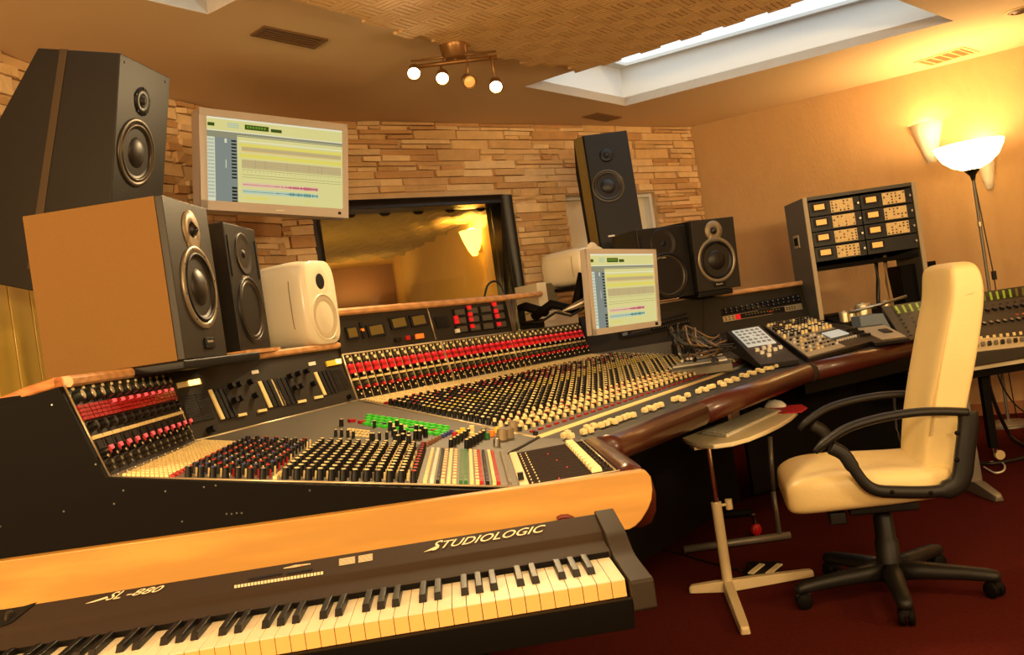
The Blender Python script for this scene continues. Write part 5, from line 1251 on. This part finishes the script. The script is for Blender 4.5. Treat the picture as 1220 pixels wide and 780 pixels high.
# computer keyboard, mouse, mat
kp = [tz(836, 517), tz(905, 487.5), tz(931, 490.5), tz(866, 521)]; kp = [p + V((0, 0, .0)) for p in kp]
Pk = Pan(kp[0], kp[1], kp[2], kp[3])
t = thing('computer_keyboard', 'slim white computer keyboard on the small half round table', 'keyboard', Pk.mid)
mb = MB(); Pk.plate(mb, 0, 1, 0, 1, .001, .008, M['whitep']); mb.build('case', t, bevel=.002)
mb = MB()
for r_ in range(6):
    for k in range(19): Pk.plate(mb, .015 + k * .0513, .015 + k * .0513 + .043, .05 + r_ * .155, .05 + r_ * .155 + .125, .008, .0115, mat('grey white keycap', (214, 208, 188), .45))
mb.build('keycap', t, kind='stuff')
mp = [tz(x, y) for x, y in ((935, 484), (955, 482.5), (962, 486.5), (955, 491.5), (935, 493), (905, 490.5), (915, 485))]
mb = MB(); mb.prism([p + V((0, 0, .0006)) for p in mp], V((0, 0, .004)), M['red']); mb.build('mouse_mat', label='small red mouse mat under the white mouse', category='mouse mat')
c_ = tz(924, 486) + V((0, 0, .005)); t = thing('computer_mouse', 'white computer mouse on the red mouse mat', 'mouse', c_)
ax_ = U(tz(942, 487) - tz(907, 488)); sd = V((-ax_.y, ax_.x, 0)); rings = []
for s_, w_, h_ in ((-.055, .008, .006), (-.05, .02, .018), (-.03, .028, .031), (0, .03, .036), (.03, .028, .03), (.048, .02, .018), (.055, .008, .006)):
    rings.append([c_ + ax_ * s_ + sd * (w_ * cos(a_ * pi / 8)) + V((0, 0, h_ * max(0, sin(a_ * pi / 8)))) for a_ in range(9)])
mb = MB(); mb.loft(rings, M['whitep']); mb.build('shell', t)
mb = MB(); mb.cyl(c_ + ax_ * -.03 + V((0, 0, .030)) - sd * .003, c_ + ax_ * -.03 + V((0, 0, .030)) + sd * .003, .006, .006, 10, M['module']); mb.build('wheel', t)
# ------------------------------------------------------------------ office chair
CC = V((1.247, 3.41, 0)); phi = radians(-78); fw = V((sin(phi), cos(phi), 0)); nr = V((fw.y, -fw.x, 0))     # nr: towards the camera
if nr.y > 0: nr = -nr
chair = thing('office_chair', 'cream leather swivel chair with high back, black loop arms and five star base', 'chair', CC)
def side(x, y, off): return hit(x, y, CC + nr * off, nr)
def ch(f_, l_, z_): return CC + fw * f_ + nr * l_ + V((0, 0, z_))
def sz(x, y, off): p = side(x, y, off) - CC; return p.dot(fw), p.z
# backrest: near side traced, lofted across the width
HB = .235
front = [(1101, 318), (1135, 355)]
rear_px = [(1172, 322), (1177, 345), (1173, 385), (1166, 430), (1158, 475), (1150, 520), (1141, 560), (1131, 590)]
seam_px = [(1133, 322), (1135, 355), (1128, 385), (1121, 425), (1112, 470), (1105, 520), (1103, 560), (1102, 590)]
top_c = sz(1152, 309, HB)
secs = []
for (a_, b_) in zip(seam_px, rear_px): secs.append((sz(*a_, HB), sz(*b_, HB)))
mb = MB(); rings = []
N_ = len(secs)
def bring(fa, za, fb, zb, wd, bulge=0):
    """rounded ring across the width, front point (fa,za) rear point (fb,zb)"""
    r = []; c_f, c_z = (fa + fb) / 2, (za + zb) / 2; hf, hz = (fa - fb) / 2, (za - zb) / 2
    for s_, t_ in ((1, .55), (1, .85), (.93, 1.0), (.7, 1.06), (.35, 1.03 - bulge), (0, 1.0 - bulge * 1.5), (-.35, 1.03 - bulge), (-.7, 1.06), (-.93, 1.0), (-1, .85), (-1, .55), (-1, -.4), (-1, -.8), (-.94, -.97), (-.6, -1.08), (0, -1.14), (.6, -1.08), (.94, -.97), (1, -.8), (1, -.4)):
        r.append(ch(c_f + hf * t_, wd * s_, c_z + hz * t_))
    return r
tf, tz_ = (secs[0][0][0] + secs[0][1][0]) / 2, secs[0][0][1]
zt_ = top_c[1]
rings.append(bring(secs[0][0][0] - .03, zt_ - .0, secs[0][1][0] + .03, zt_ - .004, HB * .72))
rings.append(bring(secs[0][0][0] - .012, zt_ - .012, secs[0][1][0] + .012, zt_ - .015, HB * .9))
for i, ((fa_, za_), (fb_, zb_)) in enumerate(secs): rings.append(bring(fa_, za_, fb_, zb_, HB * (.97 if i == 0 else 1.0 if i < 4 else .98 - .03 * (i - 3)), .12 if i in (2, 4) else .03))
mb.loft(rings, M['ivory']); bkr = mb.build('backrest', chair, sub=2)
# seams and tufts
mb = MB(); 
for s_ in (1,): mb.tube([ch(sc_[0][0] * .93 + sc_[1][0] * .07, HB * s_ * .972, sc_[0][1] * .93 + sc_[1][1] * .07) for sc_ in secs[1:-2]], .0022, 6, M['seam'])
hs = secs[1]; mb.tube([ch(hs[0][0] * .93 + hs[1][0] * .07, HB * .975, hs[0][1]), ch(hs[0][0] * .5 + hs[1][0] * .5, HB * .992, hs[0][1] * .5 + hs[1][1] * .5), ch(hs[0][0] * .1 + hs[1][0] * .9, HB * .975, hs[1][1])], .0022, 6, M['seam'])
mb.build('seam', bkr)
# seat
def seatring(f_, zt2, zb2, wd, r=1):
    zc, hz = (zt2 + zb2) / 2, (zt2 - zb2) / 2; out = []
    for s_, t_ in ((1, .35), (.97, .8), (.85, 1.0), (.45, .93), (0, .9), (-.45, .93), (-.85, 1.0), (-.97, .8), (-1, .35), (-1, -.5), (-.95, -.9), (-.8, -1), (0, -1), (.8, -1), (.95, -.9), (1, -.5)): out.append(ch(f_, wd * s_, zc + hz * t_))
    return out
mb = MB(); SW = .26
mb.loft([seatring(.345, .455, .40, SW * .8), seatring(.335, .478, .375, SW * .9), seatring(.29, .505, .368, SW * .97), seatring(.2, .515, .372, SW), seatring(0, .50, .375, SW), seatring(-.12, .492, .38, SW * .98), seatring(-.2, .50, .385, SW * .92), seatring(-.225, .48, .40, SW * .86)], M['ivory'])
st_o = mb.build('seat', chair, sub=2)
mb = MB()
for f_ in (.03, .14): 
    for l_ in (-.09, .09): mb.lathe([(.009, 0), (.0, .004)], ch(f_, l_, .4955), (0, 0, 1), 12, M['seam'])
mb.build('tuft_button', st_o)
mb = MB(); mb.box(ch(.03, 0, .366), fw * .13, nr * .14, V((0, 0, .008)), M['plast']); mb.box(ch(.0, 0, .335), fw * .12, nr * .07, V((0, 0, .02)), M['plast']); mb.box(ch(.17, .12, .33), fw * .03, nr * .03, V((0, 0, .022)), M['plast']); mb.build('seat_mechanism', chair, bevel=.006)
# arms: closed loops traced in the side plane
arm_px = [(971, 539), (985, 526), (1010, 510), (1045, 499), (1085, 492), (1120, 490), (1153, 491), (1154, 505), (1150, 540), (1146, 568), (1135, 581), (1110, 586), (1070, 586), (1045, 584), (1030, 575), (1015, 555), (1005, 541), (990, 533)]
loop = [sz(x, y, .29) for x, y in arm_px]
for s_ in (1, -1):
    pts = [ch(f_, .285 * s_, z_) for f_, z_ in loop]; mb = MB()
    # top pad: from tip to the rear corner; then the loop down and forward again
    def ribbon(pp, wv, hv, m):
        rings = []; n = len(pp)
        for i, p in enumerate(pp):
            d_ = U(pp[min(i + 1, n - 1)] - pp[max(i - 1, 0)]); up_ = U(nr.cross(d_)); w_ = wv[i] if isinstance(wv, list) else wv; h_ = hv[i] if isinstance(hv, list) else hv
            rings.append([p + nr * (w_ * a_) + up_ * (h_ * b_) for a_, b_ in ((-1, -.5), (-1, .5), (-.6, 1), (.6, 1), (1, .5), (1, -.5), (.6, -1), (-.6, -1))])
        mb.loft(rings, m)
    def cr_(Q, k=5):
        Q = [Q[0]] + Q + [Q[-1]]; o_ = []
        for i in range(1, len(Q) - 2):
            for s2 in range(k):
                t2 = s2 / k; a_, b_, c2, d2 = Q[i - 1:i + 3]; o_.append(.5 * ((2 * b_) + (c2 - a_) * t2 + (2 * a_ - 5 * b_ + 4 * c2 - d2) * t2 ** 2 + (3 * b_ - a_ - 3 * c2 + d2) * t2 ** 3))
        return o_ + [Q[-1]]
    p1_ = cr_(pts[:7]); n1 = len(p1_); ribbon(p1_, [.012 + .014 * min(1, i / 4) for i in range(n1)], [.008 + .005 * min(1, i / 4) for i in range(n1)], M['plast'])
    p2_ = cr_(pts[6:]); n2 = len(p2_); ribbon(p2_, .019, [(.030 if i < n2 * .40 else .019 if i < n2 * .8 else .023) for i in range(n2)], M['plast'])
    arm = mb.build('armrest', chair)
    sc_ = MB()
    for (x, y) in ((1139, 515), (1139, 547), (1108, 586), (1062, 585)):
        f_, z_ = sz(x, y, .29); sc_.lathe([(.008, 0), (.007, .004), (.0, .004)], ch(f_, .285 * s_ + .017 * s_, z_), nr * s_, 12, M['black'])
    sc_.build('screw', arm)
# column and base
mb = MB(); mb.cyl(ch(0, 0, .21), ch(0, 0, .33), .02, .02, 16, M['black']); mb.lathe([(.042, .07), (.042, .2), (.036, .205), (.034, .29), (.026, .3)], CC, (0, 0, 1), 24, M['plast']); mb.build('gas_column', chair)
W5 = [(956.9, 727), (1084.7, 753.4), (1191.7, 714), (1113.8, 671.5), (990, 680.8)]
mb = MB(); mb.lathe([(.0, .05), (.05, .055), (.055, .085), (.045, .12), (.036, .125)], CC, (0, 0, 1), 24, M['plast'])
a0_ = [atan2((az(x, y, 0) - CC).y, (az(x, y, 0) - CC).x) for x, y in W5]
off5 = sum(((a0_[i] - a0_[0] - i * 2 * pi / 5 + pi) % (2 * pi) - pi) for i in range(5)) / 5
hub = None; feet = []
for i in range(5):
    a_ = a0_[0] + off5 + i * 2 * pi / 5; d_ = V((cos(a_), sin(a_), 0)); n_ = V((-d_.y, d_.x, 0)); R5 = .335
    mb.loft([[CC + d_ * s_ + n_ * (w_ * b_) + V((0, 0, zc + h_ * c3)) for b_, c3 in ((-1, -.6), (-1, .4), (-.6, 1), (.6, 1), (1, .4), (1, -.6), (.7, -1), (-.7, -1))] for s_, w_, h_, zc in ((.02, .038, .032, .09), (.12, .032, .026, .09), (.25, .027, .021, .084), (R5 - .01, .026, .019, .078), (R5 + .015, .024, .016, .075), (R5 + .026, .014, .010, .072))], M['plast'])
    feet.append((CC + d_ * R5, n_, d_))
base = mb.build('star_base', chair)
for k, (p, n_, d_) in enumerate(feet):
    ca_ = random.uniform(-.6, .6); ax_ = n_ * cos(ca_) + d_ * sin(ca_)
    w_ = MB()
    for s_ in (-1, 1): w_.lathe([(.0, 0), (.024, .0), (.029, .004), (.029, .018), (.024, .022), (0, .022)], p + V((0, 0, .0295)) + ax_ * (s_ * .015 - .011), ax_, 18, M['black'])
    w_.cyl(p + V((0, 0, .03)), p + V((0, 0, .06)), .008, .008, 8, M['black']); w_.box(p + V((0, 0, .048)), ax_ * .012, ax_.cross(V((0, 0, 1))) * .024, V((0, 0, .01)), M['plast']); w_.build('caster', chair)
# ------------------------------------------------------------------ stage piano
ZK = .745
K_ = az(744.6, 689.2, ZK); ang = .067; kd = V((-cos(ang), -sin(ang), 0)); kb = V((-sin(ang), cos(ang), 0)); pw = .02335
piano = thing('stage_piano', 'long dark stage piano in front of the beech end panel', 'piano', K_ + kd * .6 + V((0, 0, -.06)))
KB = V(K_)
def kp_(u, d_, z_): return KB + kd * u + kb * d_ + V((0, 0, z_))
# 52 white keys counted from the right end; right end is a C
names = ['C', 'B', 'A', 'G', 'F', 'E', 'D']
KL = .147; g = .0006
for i in range(52):
    mb = MB(); u0, u1 = i * pw + g, (i + 1) * pw - g
    mb.box8([kp_(u1, 0.0015, -.008), kp_(u0, .0015, -.008), kp_(u0, KL, -.008), kp_(u1, KL, -.008), kp_(u1, 0, 0), kp_(u0, 0, 0), kp_(u0, KL, 0), kp_(u1, KL, 0)], M['whitekey'])
    mb.box8([kp_(u1, .0, -.028), kp_(u0, .0, -.028), kp_(u0, .012, -.028), kp_(u1, .012, -.028), kp_(u1, .0004, -.0012), kp_(u0, .0004, -.0012), kp_(u0, .012, -.0012), kp_(u1, .012, -.0012)], M['keyfront'])
    mb.build('white_key', piano)
bl = 0
for i in range(51):
    n_ = names[i % 7]
    if n_ in ('C', 'F'): continue       # no black key on the left side of C and F (counted from the right)
    off = {'B': .0012, 'A': 0, 'G': -.0012, 'E': .001, 'D': -.001}[n_]
    c_ = (i + 1) * pw - off; mb = MB(); w_ = .0068; zt2 = .0125
    mb.box8([kp_(c_ + w_, .052, -.002), kp_(c_ - w_, .052, -.002), kp_(c_ - w_, KL, -.002), kp_(c_ + w_, KL, -.002), kp_(c_ + w_ * .82, .062, zt2 - .0015), kp_(c_ - w_ * .82, .062, zt2 - .0015), kp_(c_ - w_ * .82, KL, zt2), kp_(c_ + w_ * .82, KL, zt2)], M['blackk'])
    mb.build('black_key', piano, bevel=.0012)
def strip_poly(mb, prof, u0, u1, m, smooth=False):
    mb.loft([[kp_(u, d_, z_) for d_, z_ in prof] for u in (u0, u1)], m, smooth)
UL = 52 * pw + .06; TB = .300
lid = [(KL - .001, .004), (KL + .001, .010), (KL + .02, .012), (KL + .045, .014), (KL + .063, .019), (KL + .074, .027), (KL + .078, .0295), (TB - .004, .047), (TB, .044), (TB, -.075), (KL - .001, -.075)]
mb = MB(); strip_poly(mb, lid, -.004, UL, M['pianotop']); lido = mb.build('lid', piano, bevel=.0015)
mb = MB(); strip_poly(mb, [(-.016, -.05), (-.018, -.028), (-.004, -.0285), (.02, -.034), (KL, -.034), (KL, -.075), (-.010, -.078)], -.004, UL, M['black']); mb.build('key_slip', piano, bevel=.001)
chk = [(-.022, -.003), (-.018, .0005), (.11, .004), (.14, .009), (.175, .025), (.195, .034), (TB + .002, .052), (TB + .004, .048), (TB + .004, -.05), (-.018, -.05), (-.023, -.045)]
mb = MB(); strip_poly(mb, chk, -.042, -.0045, M['pianocheek']); mb.build('cheek_block', piano, bevel=.002)
mb = MB(); strip_poly(mb, chk, UL + .0005, UL + .04, M['pianocheek']); mb.build('cheek_block', piano, bevel=.002)
mb = MB(); strip_poly(mb, [(KL - .001, -.002), (KL - .0012, .010), (KL + .0, .010), (KL + .0, -.002)], 0, 52 * pw, M['black']); mb.build('key_felt', piano)
pl0 = kp_(0, KL + .078, .0297); pl1 = kp_(0, TB - .004, .0472); pup = U(pl1 - pl0); pn_ = U((-kd).cross(pup)); rd = -kd
def onlid(x, y): return hit(x, y, pl0 + pn_ * .0005, pn_)
def ptxt(txt, name, x0_, y0_, x1_, size, shear, st_):
    a_ = onlid(x0_, y0_); return text(txt, name, lido, a_, rd, pup, size, M['print_'], .0012, shear, st_, .008)
ptxt('TUDIOLOGIC', 'lettering', 522, 654.0, 652, .040, .55, .80); ptxt('S', 'lettering', 512, 656.5, 530, .050, .6, .66)
ptxt('SL', 'lettering', 124, 716.0, 150, .040, .55, .72); ptxt('-880', 'lettering', 147, 711.8, 203, .031, .45, 1.12)
mb = MB()
def lidq(pts, m, h=.0006): 
    P = [onlid(*p) for p in pts]; mb.box8(P + [p + pn_ * h for p in P], m)
lidq([(505, 657.5), (520, 650.5), (521, 652), (517, 654.5)], M['print_']); lidq([(102, 719), (128, 710.5), (129, 712), (112, 717)], M['print_'])
lidq([(296, 689), (336, 682), (337, 684), (297, 691)], M['rubber']); lidq([(341, 682), (371, 677), (372, 679), (342, 684)], M['rubber'])
for k in range(27):
    x_ = 279 + k * 3.95; y_ = 699.5 - k * .62; lidq([(x_ + .2, y_ - 2.2), (x_ + 3.2, y_ - 2.7), (x_ + 3.2, y_ + .6), (x_ + .2, y_ + 1.1)], M['print_'])
for k in range(5): lidq([(338 + k * 3, 676.5 - k * .8), (354 + k * 4, 674.5 - k * .8), (354 + k * 4, 675.2 - k * .8), (338 + k * 3, 677.2 - k * .8)], M['print_'] if k != 2 else M['orange'])
for k in range(7):
    for c_ in range(2): lidq([(404 + c_ * 23, 666 + k * 1.2 - c_ * 3.6), (423 + c_ * 21, 662.8 + k * 1.2 - c_ * 3.4), (423 + c_ * 21, 663.2 + k * 1.2 - c_ * 3.4), (404 + c_ * 23, 666.4 + k * 1.2 - c_ * 3.6)], M['print_'])
mb.build('panel_print', lido)
# pitch wheel recess at the left end of the lid
mb = MB(); wpts = [(0, 727), (24, 724), (44, 718), (14, 742), (0, 747)]; P = [onlid(*p) for p in wpts]; mb.prism([p + pn_ * .0004 for p in P], pn_ * .0012, M['rubber']); rw_ = mb.build('wheel_recess', piano)
mb = MB(); c_ = onlid(11, 735); mb.lathe([(.012, -.003), (.016, -.002), (.016, .002), (.012, .003)], c_ - pn_ * .004, rd, 24, M['pianocheek']); mb.build('pitch_wheel', piano)
mb = MB()
for u in (.25, 1.0):
    for s_ in (.02, .26): a_ = kp_(u, s_, -.08); mb.tube([a_, V((a_.x, a_.y - .0, 0.01))], .017, 10, M['black'])
    a_, b_ = kp_(u, .02, -.09), kp_(u, .26, -.09); mb.tube([a_, b_], .014, 8, M['black'])
a_, b_ = kp_(.25, .26, -.45), kp_(1.0, .26, -.45); mb.tube([a_, b_], .014, 8, M['black'])
mb.build('piano_stand', label='black tubular stand carrying the stage piano', category='keyboard stand')
mb = MB(); mb.tube([ay(664, 618, YB * 1.2 - .035), ay(669, 615.5, YB * 1.2 - .035), ay(676, 615, YB * 1.2 - .035), ay(683, 618, YB * 1.2 - .035)], .006, 8, mat('dark red cable', (104, 34, 20), .5)); mb.build('red_cable', label='dark red cable bump showing between beech panel and stage piano', category='cable')
# ------------------------------------------------------------------ floor things
p = az(910, 683, 0); t = thing('foot_pedal', 'black foot pedals with two pale bars on the carpet behind the small table', 'pedal', p)
mb = MB(); P = [az(x, y, .03) for x, y in ((890, 668), (932, 668), (925, 686), (884, 686))]; mb.box8([V((q.x, q.y, .003)) for q in P] + P, M['rubber']); mb.build('housing', t, bevel=.006)
for x in (894, 915): 
    mb = MB(); a_, b_ = az(x, 682, .035), az(x + 14, 671, .045); n_ = V(((b_ - a_).y, -(b_ - a_).x, 0)).normalized() * .012; mb.box8([a_ - n_ - V((0, 0, .006)), a_ + n_ - V((0, 0, .006)), b_ + n_ - V((0, 0, .006)), b_ - n_ - V((0, 0, .006)), a_ - n_, a_ + n_, b_ + n_, b_ - n_], M['pale']); mb.build('pedal_bar', t)
p = az(902, 638, 0); t = thing('castor_stand', 'black rolling stand with a red wheeled castor under the desk behind the small table', 'stand', p)
mb = MB(); a_ = az(808, 618, .09); b_ = az(897, 610, .09); mb.tube([a_, V((b_.x, b_.y, .09))], .02, 10, M['black']); mb.box((a_.x, a_.y, .3), (.015, 0, 0), (0, .015, 0), (0, 0, .21), M['black']); mb.build('frame', t)
mb = MB(); c_ = V((p.x, p.y, .03)); mb.lathe([(.0, -.012), (.026, -.012), (.03, -.006), (.03, .006), (.026, .012), (0, .012)], c_, (.5, -.8, 0), 18, M['redk']); mb.cyl(c_ + V((0, 0, .03)), c_ + V((0, 0, .075)), .012, .012, 10, M['chrome']); mb.build('caster', t)
# open metal frames under the desk
for (x0_, y0_, x1_, y1_, lab) in ((917, 520, 921, 585, 'thin dark metal frame under the desk left of the cream chair'),):
    Y_ = 4.35; mb = MB(); mb.tube([ay(x0_, y0_, Y_), ay(x1_, y1_, Y_)], .012, 8, M['grey']); a_ = ay(x1_, y1_, Y_); mb.tube([V((a_.x - .45, Y_ + .02, .02)), V((a_.x + .05, Y_, .02))], .018, 8, M['grey']); mb.tube([a_, V((a_.x, Y_, .02))], .012, 8, M['grey'])
    mb.build('folding_stand', label=lab, category='stand')
# grey A-foot desk leg
f0, f1 = az(1150, 577, .03), az(1208, 602, .03)
fx0 = az(1160, 584, .0); t = thing('metal_trestle', 'tall tapered grey metal desk leg with a long foot right behind the cream chair', 'trestle', fx0)
dd = U(f1 - f0); dd = U(V((dd.x, dd.y, 0))); n_ = V((-dd.y, dd.x, 0)); c_ = V((fx0.x, fx0.y, 0))
mb = MB(); mb.loft([[c_ + dd * s_ + n_ * (w_ * a_) + V((0, 0, z_)) for a_, z_ in ((-1, .002), (1, .002), (.7, h_), (-.7, h_))] for s_, w_, h_ in ((-.32, .025, .03), (-.1, .035, .06), (.1, .035, .06), (.27, .03, .035), (.30, .02, .025))], M['grey'], smooth=False); mb.build('foot', t, bevel=.004)
tp_ = ay(1140, 430, c_.y); mb = MB(); mb.loft([[V((c_.x, c_.y, z_)) + dd * (w_ * a_) + n_ * (.03 * b_) for a_, b_ in ((-1, -1), (1, -1), (1, 1), (-1, 1))] for z_, w_ in ((.055, .06), (.3, .045), (.70, .035))], M['grey'], smooth=False); mb.build('column', t, bevel=.005)
# cables on the floor and under the mixer table
def cablethrough(pts, r, m, lab, nm='floor_cable'):
    Q = [pts[0]] + pts + [pts[-1]]; o_ = []
    for i in range(1, len(Q) - 2):
        for s2 in range(8):
            t2 = s2 / 8; a_, b_, c2, d2 = Q[i - 1:i + 3]; o_.append(.5 * ((2 * b_) + (c2 - a_) * t2 + (2 * a_ - 5 * b_ + 4 * c2 - d2) * t2 ** 2 + (3 * b_ - a_ - 3 * c2 + d2) * t2 ** 3))
    o_.append(Q[-1]); mb = MB(); mb.tube(o_, r, 8, m); mb.build(nm, label=lab, category='cable')
cablethrough([ay(1177, 434, 5.6), ay(1179, 460, 5.6), ay(1190, 492, 5.7), V(az(1205, 520, .02)), V(az(1225, 532, .012)), V(az(1260, 540, .012))], .012, M['cable'], 'thick black cable hanging from the mixer table down to the floor')
cablethrough([ay(1186, 432, 5.9), ay(1192, 455, 5.95), ay(1206, 478, 6.0), ay(1222, 492, 6.0)], .005, M['cable'], 'thin black cable looping behind the thick one under the mixer table')
cablethrough([V(az(1110, 553, .012)), V(az(1165, 552, .012)), V(az(1190, 551, .012)), V(az(1240, 541, .012))], .011, M['cable'], 'black cable lying across the carpet at the right edge')
cablethrough([V(az(1172, 556, .008)), V(az(1185, 563, .008)), V(az(1196, 560, .008)), V(az(1195, 552, .008)), V(az(1180, 550, .008))], .005, M['whitep'], 'small loop of white cable on the carpet by the caster')
cablethrough([V(az(700, 645, .006)), V(az(790, 655, .006)), V(az(835, 667, .006)), V(az(885, 680, .006))], .004, M['cable'], 'thin dark cable running over the carpet to the foot pedals')
cablethrough([ay(576, 360, 5.2), ay(581, 340, 5.3), ay(590, 335, 5.35), ay(597, 341, 5.3), ay(601, 352, 5.2)], .006, M['cable'], 'thin black cable arching over the rail beside the cream box', 'looped_cable')
cablethrough([ay(1065, 470, 4.5), ay(1068, 510, 4.4), ay(1078, 545, 4.4)], .007, M['cable'], 'thin cable hanging beneath the desk behind the chair back', 'looped_cable')
# ------------------------------------------------------------------ lights
WARM = (1.0, .70, .345)
def point(name, loc, e, col=WARM, r=.05):
    l = bpy.data.lights.new(name, 'POINT'); l.energy = e; l.color = col; l.shadow_soft_size = r
    o = bpy.data.objects.new(name, l); COL.objects.link(o); o.location = loc; return o
def area(name, loc, aim, e, sx_, sy_, col=WARM):
    l = bpy.data.lights.new(name, 'AREA'); l.shape = 'RECTANGLE'; l.size = sx_; l.size_y = sy_; l.energy = e; l.color = col
    o = bpy.data.objects.new(name, l); COL.objects.link(o); o.location = loc; o.rotation_euler = (V(aim) - V(loc)).to_track_quat('-Z', 'Y').to_euler(); return o
def spot(name, loc, d, e, size=1.5, blend=.7, col=WARM, r=.03):
    l = bpy.data.lights.new(name, 'SPOT'); l.energy = e; l.color = col; l.spot_size = size; l.spot_blend = blend; l.shadow_soft_size = r
    o = bpy.data.objects.new(name, l); COL.objects.link(o); o.location = loc; o.rotation_euler = V(d).to_track_quat('-Z', 'Y').to_euler(); return o
for i, (p, d) in enumerate(spots): spot('spot_light', p + d * .02, d, 60, 2.0, .8)
point('floor_lamp_light', lamp_pos, 38, (1, .72, .36), .08)
point('sconce_light', sc1 + V((0, 0, -.03)), 5, (1, .7, .34), .04)
point('sconce_light', sc2 + V((0, 0, -.03)), 5, (1, .7, .34), .04)
point('booth_light', wp(wl + .35, 1.15, -1.3), 30, (1, .7, .22), .1)  # unseen fill added low in the booth to brighten foam and walls
point('booth_light', lp + V((0, 0, .03)), 45, (1, .66, .2), .06)
bo_ = U((blf - b0).cross(V((0, 0, 1)))); bo_ = bo_ if bo_.y < 0 else -bo_
area('booth_light', (b0 + U(blf - b0) * .55 + bo_ * .25) + V((0, 0, z1 + .03 if z1 < 2 else 1.75)), (b0 + U(blf - b0) * .55 + bo_ * .1) + V((0, 0, 2.1)), 2.5, .5, .1, (1, .66, .2))
# unseen fill lights added beside and behind the camera, aimed down and up
area('ceiling_fill', (.3, .9, 2.6), (.4, 1.6, 0), 13, .9, .5)
area('ceiling_fill', (1.5, 1.7, 2.6), (1.0, 3.6, .5), 29, .9, .5)  # fill added to brighten the small table
area('ceiling_fill', (.9, -1.6, 2.4), (.5, 3.2, 1.1), 48, 1.6, .8)
area('bounce_fill', (-2.2, -.2, 1.7), (-.6, 2.6, 2.65), 105, .5, .3)  # upward fills added to stand in for indirect light on the ceiling
area('bounce_fill', (3.6, .4, 1.8), (2.0, 3.4, 2.65), 75, .5, .3)
area('bounce_fill', (.6, -2.2, 1.8), (.6, 1.8, 2.65), 110, 1.2, .3)
w = bpy.data.worlds.new('world'); S.world = w; w.use_nodes = True
bg = w.node_tree.nodes['Background']; bg.inputs[0].default_value = (.86, .95, 1.0, 1); bg.inputs[1].default_value = 1.9
S.view_settings.view_transform = 'Standard'; S.view_settings.look = 'None'; S.view_settings.exposure = -.12; S.view_settings.gamma = 1; S.view_settings.use_curve_mapping = False
S.cycles.max_bounces = 8
